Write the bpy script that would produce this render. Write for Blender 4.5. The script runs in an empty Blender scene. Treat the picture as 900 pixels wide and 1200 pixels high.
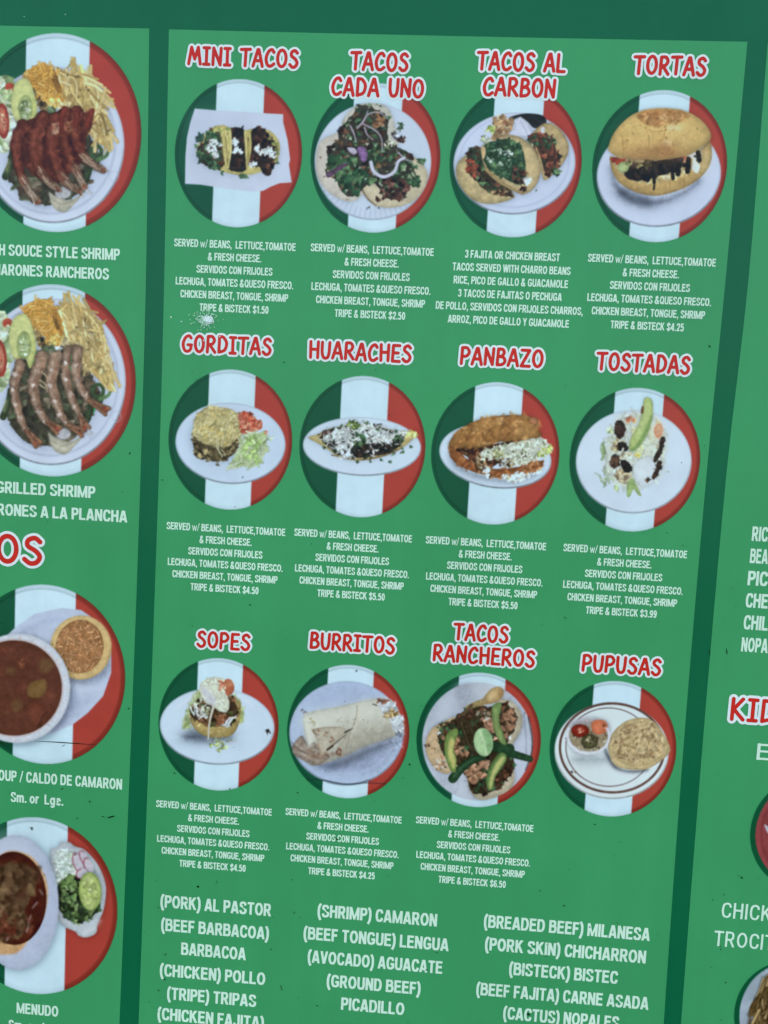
import bpy, math
import numpy as np
from mathutils import Matrix

# ---------------------------------------------------------------- camera, sky, sun, exposure
SC = bpy.context.scene
D, ZC, F = 1.0, 1.65, 900.0                       # metres from the board, lens height, focal length (photo px)
PITCH, YAW, ROLL = (math.radians(a) for a in (-4.43374, 2.84832, 3.04568))

def _rot(p, y, r):
    cx, sx, cy, sy, cz, sz = math.cos(p), math.sin(p), math.cos(y), math.sin(y), math.cos(r), math.sin(r)
    Rx = np.array([[1, 0, 0], [0, cx, -sx], [0, sx, cx]])
    Ry = np.array([[cy, 0, sy], [0, 1, 0], [-sy, 0, cy]])
    Rz = np.array([[cz, -sz, 0], [sz, cz, 0], [0, 0, 1]])
    return Ry @ Rx @ Rz
CR = _rot(PITCH, YAW, ROLL)
WR = np.array([[1, 0, 0], [0, 0, -1], [0, 1, 0]]) @ CR

cam_d = bpy.data.cameras.new('camera')
cam = bpy.data.objects.new('camera', cam_d)
SC.collection.objects.link(cam)
cam.matrix_world = Matrix.Translation((0, -D, ZC)) @ Matrix(WR.tolist()).to_4x4()
cam_d.sensor_fit = 'HORIZONTAL'
cam_d.sensor_width = 36.0
cam_d.lens = 36.0 * F / 900.0
cam_d.clip_start, cam_d.clip_end = 0.01, 200.0
cam_d.dof.use_dof = True
cam_d.dof.focus_distance = 0.955
cam_d.dof.aperture_fstop = 1.0 / 1.0 * 26.0
SC.camera = cam

SUN_EL, SUN_AZ = math.radians(52), math.radians(25)   # the sun stands behind the board: its face is lit by open sky
world = bpy.data.worlds.new('World')
SC.world = world
world.use_nodes = True
wn = world.node_tree
sky = wn.nodes.new('ShaderNodeTexSky')
sky.sky_type = 'NISHITA'
sky.sun_disc = False
sky.sun_elevation = SUN_EL
sky.sun_rotation = SUN_AZ
sky.air_density, sky.dust_density, sky.ozone_density = 1.0, 2.5, 1.0
wn.nodes['Background'].inputs['Strength'].default_value = 0.15
wn.links.new(sky.outputs['Color'], wn.nodes['Background'].inputs['Color'])
sun_d = bpy.data.lights.new('sun', 'SUN')
sun_d.energy, sun_d.angle, sun_d.color = 3.0, math.radians(0.5), (1.0, 0.95, 0.88)
sun = bpy.data.objects.new('sun', sun_d)
SC.collection.objects.link(sun)
sun.rotation_euler = (math.pi / 2 - SUN_EL, 0, math.pi - SUN_AZ)
SC.view_settings.view_transform = 'Standard'
SC.view_settings.look = 'None'
SC.view_settings.exposure = 2.36
SC.view_settings.gamma = 1.0

# ---------------------------------------------------------------- photo pixels <-> the plane of the board
def board(px, py):
    """the point of the board that the photograph shows at a pixel, in board pixels (x right, z up)"""
    px, py = np.asarray(px, float), np.asarray(py, float)
    d = np.stack([(px - 450) / F, -(py - 600) / F, -np.ones_like(px)], -1) @ CR.T
    return -d[..., 0] / d[..., 2] * F, -d[..., 1] / d[..., 2] * F
K = D / F                                          # metres per board pixel
def W3(x, z, lift):
    x, z = np.asarray(x, float), np.asarray(z, float)
    return np.stack([x * K, np.full_like(x, -lift), ZC + z * K], -1)

# ---------------------------------------------------------------- colour: print inks for a colour seen in the shade
def lin(c):
    c = np.asarray(c, float) / 255.0
    return np.where(c <= .04045, c / 12.92, ((np.maximum(c, 0) + .055) / 1.055) ** 2.4)
LIGHT = np.array([0.67,0.93,1.28])                        # what a perfect white would show
VEIL = np.array([0.006,0.008,0.012])                          # sheen of the sky on the vinyl
def ink(c):
    return np.clip((lin(c) - VEIL) / LIGHT, 0.004, 0.86)

# ---------------------------------------------------------------- materials
def principled(name, rough=0.4, spec=0.13):
    m = bpy.data.materials.new(name)
    m.use_nodes = True
    b = m.node_tree.nodes['Principled BSDF']
    b.inputs['Roughness'].default_value = rough
    b.inputs['Specular IOR Level'].default_value = spec
    return m, m.node_tree, b
def vinyl(name, col=None, rough=0.4, grime=0.06, spec=0.13):
    """printed vinyl: ink colour (given or from the print's colour attribute), faint grime, slightly wavy gloss"""
    m, t, b = principled(name, rough, spec)
    N, L = t.nodes, t.links
    tc = N.new('ShaderNodeTexCoord')
    n1 = N.new('ShaderNodeTexNoise'); n1.inputs['Scale'].default_value = 5.0; n1.inputs['Detail'].default_value = 6
    n2 = N.new('ShaderNodeTexNoise'); n2.inputs['Scale'].default_value = 420.0; n2.inputs['Detail'].default_value = 2
    L.new(tc.outputs['Object'], n1.inputs['Vector']); L.new(tc.outputs['Object'], n2.inputs['Vector'])
    mp = N.new('ShaderNodeMapping'); mp.inputs['Scale'].default_value = (26.0, 26.0, 1.2)
    n4 = N.new('ShaderNodeTexNoise'); n4.inputs['Scale'].default_value = 1.0; n4.inputs['Detail'].default_value = 4
    L.new(tc.outputs['Object'], mp.inputs['Vector']); L.new(mp.outputs[0], n4.inputs['Vector'])
    m4 = N.new('ShaderNodeMapRange')
    m4.inputs['From Min'].default_value, m4.inputs['From Max'].default_value = 0.3, 0.7
    m4.inputs['To Min'].default_value, m4.inputs['To Max'].default_value = 1 - grime * .45, 1 + grime * .45
    L.new(n4.outputs['Fac'], m4.inputs['Value'])
    mx = N.new('ShaderNodeMix'); mx.data_type = 'FLOAT'
    mx.inputs[0].default_value = 0.22
    L.new(n1.outputs['Fac'], mx.inputs[2]); L.new(n2.outputs['Fac'], mx.inputs[3])
    mr = N.new('ShaderNodeMapRange')
    mr.inputs['From Min'].default_value, mr.inputs['From Max'].default_value = 0.3, 0.7
    mr.inputs['To Min'].default_value, mr.inputs['To Max'].default_value = 1 - grime, 1 + grime
    L.new(mx.outputs[0], mr.inputs['Value'])
    mul = N.new('ShaderNodeVectorMath'); mul.operation = 'SCALE'
    if col is None:
        at = N.new('ShaderNodeAttribute'); at.attribute_name = 'ink'
        L.new(at.outputs['Color'], mul.inputs[0])
    else:
        mul.inputs[0].default_value = tuple(ink(col))
    mm = N.new('ShaderNodeMath'); mm.operation = 'MULTIPLY'
    L.new(mr.outputs[0], mm.inputs[0]); L.new(m4.outputs[0], mm.inputs[1])
    L.new(mm.outputs[0], mul.inputs['Scale'])
    L.new(mul.outputs['Vector'], b.inputs['Base Color'])
    r2 = N.new('ShaderNodeMapRange')
    r2.inputs['From Min'].default_value, r2.inputs['From Max'].default_value = 0.3, 0.7
    r2.inputs['To Min'].default_value, r2.inputs['To Max'].default_value = rough - .06, rough + .06
    L.new(n1.outputs['Fac'], r2.inputs['Value']); L.new(r2.outputs[0], b.inputs['Roughness'])
    n3 = N.new('ShaderNodeTexNoise'); n3.inputs['Scale'].default_value = 9.0; n3.inputs['Detail'].default_value = 3
    L.new(tc.outputs['Object'], n3.inputs['Vector'])
    bp = N.new('ShaderNodeBump'); bp.inputs['Strength'].default_value = 0.4; bp.inputs['Distance'].default_value = 0.004
    L.new(n3.outputs['Fac'], bp.inputs['Height']); L.new(bp.outputs[0], b.inputs['Normal'])
    return m

PANEL, DARK, RED = (59, 147, 98), (13, 97, 69), (182, 48, 44)
M_DARK = vinyl('dark_green_vinyl', DARK)
M_PANEL = vinyl('mid_green_vinyl', PANEL)
M_RED = vinyl('red_ink', RED)
M_EDGE = vinyl('white_ink', (208, 224, 230))
M_TEXT = vinyl('pale_mint_ink', (186, 226, 212))
M_PRINT = vinyl('printed_photograph', None)
M_DIRT = vinyl('dirt', (22, 42, 34), 0.8)
M_GLINT = vinyl('glint_white', (232, 250, 240), 0.4)  # bright core of the painted glint
M_PALE = vinyl('pale_glint_and_speck', (128, 190, 156), 0.4)  # mint halo of the painted glint, also used for pale specks
M_METAL, _t, _b = principled('aluminium', 0.4)
_b.inputs['Base Color'].default_value = (0.55, 0.56, 0.57, 1); _b.inputs['Metallic'].default_value = 1.0

# ---------------------------------------------------------------- object helpers
def mesh_obj(name, verts, faces, mat, parent=None, label=None):
    me = bpy.data.meshes.new(name)
    me.from_pydata([tuple(v) for v in verts], [], [tuple(f) for f in faces])
    me.materials.append(mat)
    o = bpy.data.objects.new(name, me)
    SC.collection.objects.link(o)
    if parent: o.parent = parent
    if label: o['label'] = label
    return o

def catmull(pts, closed=True, n=6):
    p = np.asarray(pts, float)
    if len(p) < 3: return p
    if closed: a, b, c, d = np.roll(p, 1, 0), p, np.roll(p, -1, 0), np.roll(p, -2, 0)
    else:
        q = np.vstack([2 * p[0] - p[1], p, 2 * p[-1] - p[-2]])
        a, b, c, d = q[:-3], q[1:-2], q[2:-1], q[3:]
    t = (np.arange(n) / n)[None, :, None]
    a, b, c, d = (v[:, None, :] for v in (a, b, c, d))
    o = .5 * (2 * b + (c - a) * t + (2 * a - 5 * b + 4 * c - d) * t ** 2 + (3 * b - a - 3 * c + d) * t ** 3)
    o = o.reshape(-1, 2)
    return o if closed else np.vstack([o, p[-1:]])

def contour_mesh(Fv, xs, ys):
    """marching squares: the area where the field is below zero as one flat mesh (2D verts, faces)"""
    ny, nx = Fv.shape
    verts, faces, cache = [], [], {}
    def corner(i, j):
        k = ('c', i, j)
        if k not in cache: cache[k] = len(verts); verts.append((xs[j], ys[i]))
        return cache[k]
    def cut(i, j, i2, j2):
        k = (i, j, i2, j2) if (i, j) < (i2, j2) else (i2, j2, i, j)
        if k not in cache:
            f = Fv[i, j] / (Fv[i, j] - Fv[i2, j2])
            cache[k] = len(verts)
            verts.append((xs[j] + f * (xs[j2] - xs[j]), ys[i] + f * (ys[i2] - ys[i])))
        return cache[k]
    ins = Fv < 0
    any_ = ins[:-1, :-1] | ins[1:, :-1] | ins[:-1, 1:] | ins[1:, 1:]
    for i, j in zip(*np.nonzero(any_)):
        ring = ((i, j), (i, j + 1), (i + 1, j + 1), (i + 1, j))
        poly = []
        for k in range(4):
            a, b = ring[k], ring[(k + 1) % 4]
            if ins[a]: poly.append(corner(*a))
            if ins[a] != ins[b]: poly.append(cut(*a, *b))
        if len(poly) > 2: faces.append(poly)
    return np.array(verts), faces

def segs_sdf(P0, P1, X, Y):
    d = np.full(X.shape, 1e9)
    for (ax, ay), (bx_, by_) in zip(P0, P1):
        vx, vy = bx_ - ax, by_ - ay
        t = np.clip(((X - ax) * vx + (Y - ay) * vy) / (vx * vx + vy * vy + 1e-9), 0, 1)
        d = np.minimum(d, np.hypot(X - ax - t * vx, Y - ay - t * vy))
    return d
# ---------------------------------------------------------------- the board
menu = bpy.data.objects.new('menu_board', None)
SC.collection.objects.link(menu)
menu['label'] = 'green printed food menu board with round dish pictures over red, white and green discs'
menu['category'] = 'menu board'

def bx(px, py): return tuple(float(v) for v in board(px, py))
X0, X1, Z0, Z1 = -820.0, 860.0, -800.0, 720.0          # outline of the board in board pixels
T = 0.012
vs = [(x * K, y, ZC + z * K) for y in (0.0, T) for x, z in ((X0, Z0), (X1, Z0), (X1, Z1), (X0, Z1))]
fs = [(0, 1, 2, 3), (7, 6, 5, 4), (4, 5, 1, 0), (5, 6, 2, 1), (6, 7, 3, 2), (7, 4, 0, 3)]
sheet = mesh_obj('backing_sheet', vs, fs, M_DARK, menu)

def panel(left, right, label):
    """left and right edges as pixel polylines from top to bottom; bowed as the vinyl is"""
    n = 24
    L_, R_ = catmull(left, False, 8), catmull(right, False, 8)
    def resample(p, m):
        s = np.r_[0, np.cumsum(np.hypot(*np.diff(p, axis=0).T))]; s /= s[-1]
        q = np.linspace(0, 1, m)
        return np.stack([np.interp(q, s, p[:, 0]), np.interp(q, s, p[:, 1])], 1)
    L_, R_ = resample(L_, n), resample(R_, n)
    vs, fs = [], []
    mcol = 9
    for i in range(n):
        for j in range(mcol):
            q = L_[i] + (R_[i] - L_[i]) * j / (mcol - 1)
            if i == 0: q = q + np.array([0, 1.4 * math.sin(math.pi * j / (mcol - 1)) * 0.5])
            x, z = board(q[0], q[1]); vs.append(W3(x, z, 0.0002))
    for i in range(n - 1):
        for j in range(mcol - 1):
            a = i * mcol + j; fs.append((a + mcol, a + mcol + 1, a + 1, a))
    return mesh_obj('menu_panel', vs, fs, M_PANEL, menu, label)
panel([(-330, 22), (-335, 400), (-342, 800), (-348, 1290)], [(175, 33.5), (171, 330), (162, 640), (153, 880), (140, 1200), (136, 1305)],
      'left light green panel with shrimp plates and soups')
panel([(198, 34.5), (190.8, 400), (180.5, 720), (168, 1050), (162.5, 1200), (159.5, 1305)],
      [(875.8, 49), (850, 330), (827.5, 560), (800.5, 880), (777.7, 1200), (771, 1320)], 'wide middle light green panel with twelve dishes')
panel([(899.5, 51), (876.8, 330), (850.7, 560), (822.7, 880), (798, 1200), (790, 1325)],
      [(1370, 72), (1352, 400), (1330, 800), (1305, 1345)], 'right light green panel with side orders and kids meals')

# ---------------------------------------------------------------- narrow bold sans lettering
_S = ['c', (.5, .7), (.43, .87), (.29, .925), (.13, .86), (.1, .7), (.2, .58), (.4, .48), (.5, .36), (.5, .22), (.42, .11), (.29, .075), (.14, .12), (.07, .3)]
_P = ['c', (.09, .92), (.34, .92), (.46, .83), (.46, .58), (.34, .47), (.09, .47)]
_6 = [(.43, .78), (.36, .9), (.26, .925), (.14, .82), (.085, .5), (.085, .33)]
_st = ['l', (.09, 0), (.09, 1)]
SANS = {  # width, strokes; c = smooth curve, l = straight, e = ellipse; cap height 1
 'A': (.64, ['l', (.06, -.08), (.31, 1.08)], ['l', (.58, -.08), (.33, 1.08)], ['l', (.16, .27), (.48, .27)]),
 'B': (.6, _st, ['c', (.09, .92), (.35, .92), (.46, .83), (.46, .64), (.35, .545), (.09, .545)], ['c', (.09, .545), (.37, .545), (.51, .44), (.51, .2), (.38, .08), (.09, .08)]),
 'C': (.59, ['c', (.53, .68), (.46, .87), (.31, .925), (.15, .83), (.09, .5), (.15, .17), (.31, .075), (.46, .13), (.53, .33)]),
 'D': (.62, _st, ['c', (.09, .92), (.3, .92), (.46, .82), (.53, .5), (.46, .18), (.3, .08), (.09, .08)]),
 'E': (.55, _st, ['l', (.09, .92), (.53, .92)], ['l', (.09, .53), (.5, .53)], ['l', (.09, .08), (.55, .08)]),
 'F': (.5, _st, ['l', (.09, .92), (.5, .92)], ['l', (.09, .5), (.45, .5)]),
 'G': (.64, ['c', (.54, .7), (.47, .87), (.32, .925), (.15, .83), (.09, .5), (.15, .17), (.33, .075), (.5, .15), (.55, .22)], ['l', (.33, .43), (.64, .43)], ['l', (.555, .45), (.555, .12)]),
 'H': (.6, _st, ['l', (.51, 0), (.51, 1)], ['l', (.09, .53), (.51, .53)]),
 'I': (.18, _st),
 'J': (.5, ['c', (.41, 1), (.41, .3), (.36, .11), (.23, .075), (.11, .15), (.085, .32)]),
 'K': (.62, _st, ['l', (.56, 1.1), (.09, .36)], ['l', (.24, .62), (.57, -.08)]),
 'L': (.52, _st, ['l', (.09, .08), (.52, .08)]),
 'M': (.8, _st, ['l', (.71, 0), (.71, 1)], ['t', (.1, 1.05), (.4, .03)], ['t', (.7, 1.05), (.4, .03)]),
 'N': (.6, _st, ['l', (.51, 0), (.51, 1)], ['l', (.07, 1.06), (.53, -.06)]),
 'O': (.66, ['e', .33, .5, .24, .425]),
 'P': (.55, _st, _P),
 'Q': (.66, ['e', .33, .5, .24, .425], ['l', (.36, .27), (.64, -.02)]),
 'R': (.6, _st, _P, ['l', (.3, .5), (.55, -.06)]),
 'S': (.58, _S),
 'T': (.56, ['l', (0, .92), (.56, .92)], ['l', (.28, 0), (.28, 1)]),
 'U': (.6, ['c', (.09, 1), (.09, .6), (.09, .33), (.15, .13), (.3, .075), (.45, .13), (.51, .33), (.51, .6), (.51, 1)]),
 'V': (.6, ['l', (.05, 1.1), (.31, -.08)], ['l', (.55, 1.1), (.29, -.08)]),
 'W': (.86, ['l', (.04, 1.06), (.24, -.06)], ['l', (.24, -.06), (.43, 1.06)], ['l', (.43, 1.06), (.62, -.06)], ['l', (.62, -.06), (.82, 1.06)]),
 'Y': (.6, ['l', (.04, 1.1), (.3, .42)], ['l', (.56, 1.1), (.3, .42)], ['l', (.3, 0), (.3, .48)]),
 'Z': (.56, ['l', (.03, .92), (.53, .92)], ['l', (.0, .08), (.55, .08)], ['l', (.08, .06), (.46, .94)]),
 '0': (.52, ['e', .26, .5, .175, .425]),
 '1': (.42, ['l', (.25, 0), (.25, 1)], ['l', (.27, .93), (.06, .7)]),
 '2': (.52, ['c', (.085, .68), (.15, .87), (.26, .925), (.4, .86), (.43, .7), (.36, .5), (.1, .1)], ['l', (.03, .08), (.48, .08)]),
 '3': (.52, ['c', (.08, .73), (.14, .88), (.26, .925), (.39, .85), (.4, .65), (.22, .54)], ['c', (.22, .54), (.4, .44), (.43, .24), (.28, .075), (.13, .12), (.07, .28)]),
 '4': (.52, ['l', (.37, 0), (.37, 1)], ['l', (.38, 1.04), (.05, .3)], ['l', (.02, .28), (.51, .28)]),
 '5': (.52, ['l', (.13, .92), (.46, .92)], ['l', (.14, .97), (.1, .48)], ['c', (.1, .5), (.25, .61), (.4, .53), (.435, .33), (.38, .13), (.25, .075), (.12, .13), (.07, .27)]),
 '6': (.52, ['c'] + _6, ['e', .26, .32, .175, .245]), '9': (.52, ['c'] + [(.52 - x, 1 - y) for x, y in _6], ['e', .26, .68, .175, .245]),
 '$': (.56, ['c'] + [(x, .5 + (y - .5) * .92) for x, y in _S[1:]], ['t', (.29, -.12), (.29, 1.1)]),
 '&': (.7, ['c', (.62, .0), (.3, .5), (.19, .72), (.22, .87), (.33, .93), (.43, .86), (.41, .7), (.22, .5), (.1, .36), (.09, .2), (.2, .08), (.36, .09), (.5, .24), (.58, .44)]),
 ',': (.2, ['l', (.1, 0), (.1, .18)], ['t', (.15, .04), (.08, -.18)]), '.': (.2, ['l', (.1, 0), (.1, .18)]),
 '/': (.34, ['t', (.02, -.04), (.32, 1.04)]),
 '(': (.28, ['c', (.25, 1.06), (.12, .8), (.085, .45), (.12, .08), (.25, -.24)]), ')': (.28, ['c', (.03, 1.06), (.16, .8), (.195, .45), (.16, .08), (.03, -.24)]),
 'w': (.74, ['t', (.03, .74), (.2, 0)], ['t', (.2, 0), (.37, .7)], ['t', (.37, .7), (.54, 0)], ['t', (.54, 0), (.71, .74)]),
 'm': (.82, ['l', (.09, 0), (.09, .74)], ['c', (.09, .5), (.18, .65), (.3, .66), (.39, .55), (.39, 0)], ['c', (.39, .5), (.48, .65), (.6, .66), (.7, .55), (.7, 0)]),
 'o': (.58, ['e', .29, .37, .2, .295]), 'r': (.38, ['l', (.09, 0), (.09, .74)], ['c', (.09, .42), (.15, .6), (.25, .66), (.37, .65)]),
 'g': (.58, ['e', .28, .37, .19, .29], ['c', (.48, .74), (.48, .05), (.42, -.15), (.27, -.2), (.1, -.12)]),
 'e': (.56, ['c', (.1, .4), (.46, .4), (.46, .52), (.37, .64), (.27, .665), (.14, .58), (.09, .37), (.14, .15), (.28, .075), (.4, .1), (.48, .2)]),
 ' ': (.2,)}
_glyphs = {}
def glyph(ch, half):
    key = (ch, half)
    if key not in _glyphs:
        g = SANS[ch]
        st = 1 / 34
        xs, ys = np.arange(-.12, g[0] + .13, st), np.arange(-.34, 1.2, st)
        X, Y = np.meshgrid(xs, ys)
        d = np.full(X.shape, 1e9)
        for s in g[1:]:
            h = half
            if s[0] == 'e':
                a = np.linspace(0, 2 * math.pi, 33)
                q = np.stack([s[1] + s[3] * np.cos(a), s[2] + s[4] * np.sin(a)], 1)
            else:
                q = np.array(s[1:], float)
                if s[0] == 'c': q = catmull(q, False, 5)
                if s[0] == 't': h = half * (.8 if ch == 'M' else .62)
            e = segs_sdf(q[:-1], q[1:], X, Y) - h
            if s[0] != 'e':                              # flat ends
                for p, r in ((q[0], q[1]), (q[-1], q[-2])):
                    n = (p - r) / np.hypot(*(p - r))
                    near = np.hypot(X - p[0], Y - p[1]) < 2.5 * h
                    e = np.where(near, np.maximum(e, (X - p[0]) * n[0] + (Y - p[1]) * n[1]), e)
            d = np.minimum(d, e)
        if ch.isupper() or ch.isdigit(): d = np.maximum(d, np.abs(Y - .5) - .5)
        _glyphs[key] = contour_mesh(d, xs, ys)
    return _glyphs[key]
def text_mesh(s, half):
    vs, fs, x, n = [], [], 0.0, 0
    for ch in s:
        if ch != ' ':
            v, f = glyph(ch, half)
            vs.append(v + (x, 0)); fs += [tuple(i + n for i in p) for p in f]; n += len(v)
        x += SANS[ch][0] + .075
    return np.vstack(vs), fs
BOLD = 0.099
def line(s, x, y, cap, w=None, ax='c', sx=None, bold=BOLD):
    """one line of capitals; x, y = pixel of its centre (or left/right end); cap = cap height; w = width, board px"""
    v, f = text_mesh(s, bold)
    x0, x1 = v[:, 0].min(), v[:, 0].max()
    sx = (w / ((x1 - x0) * cap)) if w else sx
    c, z = bx(x, y)
    off = {'c': (x0 + x1) / 2, 'l': x0, 'r': x1}[ax]
    return np.stack([c + (v[:, 0] - off) * cap * sx, z + (v[:, 1] - .5) * cap], 1), f, sx
def lettering(name, lines, mat=None, parent=None, lift=0.0004, label=None):
    vs, fs, n = [], [], 0
    for v, f, _ in lines:
        vs.append(v); fs += [tuple(i + n for i in p) for p in f]; n += len(v)
    v = np.vstack(vs)
    return mesh_obj(name, W3(v[:, 0], v[:, 1], lift), fs, mat or M_TEXT, parent or menu, label)
def width(xl, xr, y): return float(board(xr, y)[0] - board(xl, y)[0])

SERVED = ['SERVED w/ BEANS,  LETTUCE,TOMATOE', '& FRESH CHEESE.', 'SERVIDOS CON FRIJOLES',
          'LECHUGA, TOMATES &QUESO FRESCO.', 'CHICKEN BREAST, TONGUE, SHRIMP', 'TRIPE & BISTECK $']
def caption(x1, y1, x6, y6, w, rows):
    sx, out = None, []
    for i, s in enumerate(rows):
        t = i / 5
        r = line(s, x1 + (x6 - x1) * t, y1 + (y6 - y1) * t, 8.8, w=w if i == 0 else None, sx=sx)
        sx = sx or r[2]; out.append(r)
    lettering('caption', out)
for (x1, y1, x6, y6, xl, xr, price) in [
        (275.1, 286.9, 274.3, 361.7, 204, 346.6, '1.50'), (436, 292.7, 433.5, 368.6, 363.8, 508.3, '2.50'),
        (763.6, 305, 758.4, 382, 688.4, 838.8, '4.25'), (264.7, 619.8, 263.2, 689.8, 195, 334.4, '4.50'),
        (413.6, 627.5, 411.4, 697.2, 344.6, 482.9, '5.50'), (569.2, 636.4, 566, 707.2, 498.4, 640, '5.50'),
        (732.4, 645.6, 728, 717.2, 659.6, 805.2, '3.99'), (250.6, 946.6, 249.1, 1014.4, 182.7, 318.8, '4.50'),
        (402.4, 955.8, 400.2, 1023.2, 334.2, 470.9, '4.25'), (556, 965.6, 553.2, 1033.2, 486.8, 625.2, '6.50')]:
    caption(x1, y1, x6, y6, width(xl, xr, y1), SERVED[:5] + [SERVED[5] + price])
caption(600.3, 299.6, 595.5, 376.5, width(544.6, 656, 300),
        ['3 FAJITA OR CHICKEN BREAST', 'TACOS SERVED WITH CHARRO BEANS', 'RICE, PICO DE GALLO & GUACAMOLE',
         '3 TACOS DE FAJITAS O PECHUGA', 'DE POLLO, SERVIDOS CON FRIJOLES CHARROS,', 'ARROZ, PICO DE GALLO Y GUACAMOLE'])
def block(rows, cap, bold=BOLD):
    lettering('item_list' if len(rows) > 2 else 'caption',
              [line(s, (xl + xr) / 2, y, cap, w=width(xl, xr, y), bold=bold) for s, xl, xr, y in rows])
block([('(PORK) AL PASTOR', 187.7, 318, 1061), ('(BEEF BARBACOA)', 188.5, 315.3, 1088.4), ('BARBACOA', 212.2, 288.4, 1114.6),
       ('(CHICKEN) POLLO', 187, 311, 1141.6), ('(TRIPE) TRIPAS', 195.5, 300.5, 1168.2), ('(CHICKEN FAJITA)', 184.2, 309.5, 1193)], 16.2)
block([('(SHRIMP) CAMARON', 371.6, 512.3, 1072.5), ('(BEEF TONGUE) LENGUA', 355, 526, 1100), ('(AVOCADO) AGUACATE', 360, 518.5, 1127),
       ('(GROUND BEEF)', 382.5, 493, 1153.5), ('PICADILLO', 399.5, 474, 1179)], 16.2)
block([('(BREADED BEEF) MILANESA', 566, 761.8, 1087), ('(PORK SKIN) CHICHARRON', 567.3, 757, 1113.5), ('(BISTECK) BISTEC', 596, 724.4, 1140),
       ('(BEEF FAJITA) CARNE ASADA', 557, 760.3, 1167), ('(CACTUS) NOPALES', 589, 726, 1192.5)], 16.2)
def tail(s, shown, xl, xr, y, cap, end, yend, bold=BOLD):
    """a line only partly in the photograph: scaled so that the part in view is as wide as seen, anchored at its visible end"""
    v, _ = text_mesh(shown, bold)
    sx = width(xl, xr, y) / (np.ptp(v[:, 0]) * cap)
    return line(s, end, yend, cap, ax='r' if end == xr else 'l', sx=sx, bold=bold)
lettering('caption', [tail('RANCH SOUCE STYLE SHRIMP', 'SOUCE STYLE SHRIMP', 10, 140.6, 297, 13.0, 140.6, 298.4),
                      tail('CAMARONES RANCHEROS', 'RANCHEROS', 54, 128, 320, 13.0, 128, 321.2)])
lettering('caption', [tail('GRILLED SHRIMP', 'SHRIMP', 58.5, 111.8, 576, 14.2, 111.8, 577),
                      tail('CAMARONES A LA PLANCHA', 'A LA PLANCHA', 47.5, 149.4, 604, 14.2, 149.4, 605.5)])
lettering('caption', [tail('SHRIMP SOUP / CALDO DE CAMARON', 'CALDO DE CAMARON', 30.6, 143.2, 917, 13.6, 143.2, 919),
                      line('Sm. or  Lge.', 43.5, 936, 12.6, w=width(12.6, 74.4, 936))])
lettering('caption', [line('MENUDO', 44, 1183, 14.2, w=width(19.5, 68.5, 1183)),
                      line('Sm. or  Lge.', 41, 1203, 12.6, w=width(10, 72, 1203))])
lettering('item_list', [tail(s, sh, xl, 900, y, 16.8, xl, y) for s, sh, xl, y in
    [('RICE', 'RIC', 881.3, 625.3), ('BEANS', 'BEA', 879, 651.2), ('PICO DE GALLO', 'PIC', 876.3, 677.2), ('CHEESE', 'CHE', 873.9, 703.2),
     ('CHILE', 'CHIL', 871.5, 729), ('NOPALES', 'NOPA', 868.8, 755)]])
lettering('caption', [tail('E', 'E', 887, 902.5, 880.5, 20, 887, 880.5, .062)])
lettering('caption', [tail('CHICKEN', 'CHIC', 845.8, 890.5, 1067, 19.5, 845.8, 1066, .062),
                      tail('TROCITOS', 'TROCI', 836.7, 894.5, 1100, 19.5, 836.7, 1099, .062)])

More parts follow.
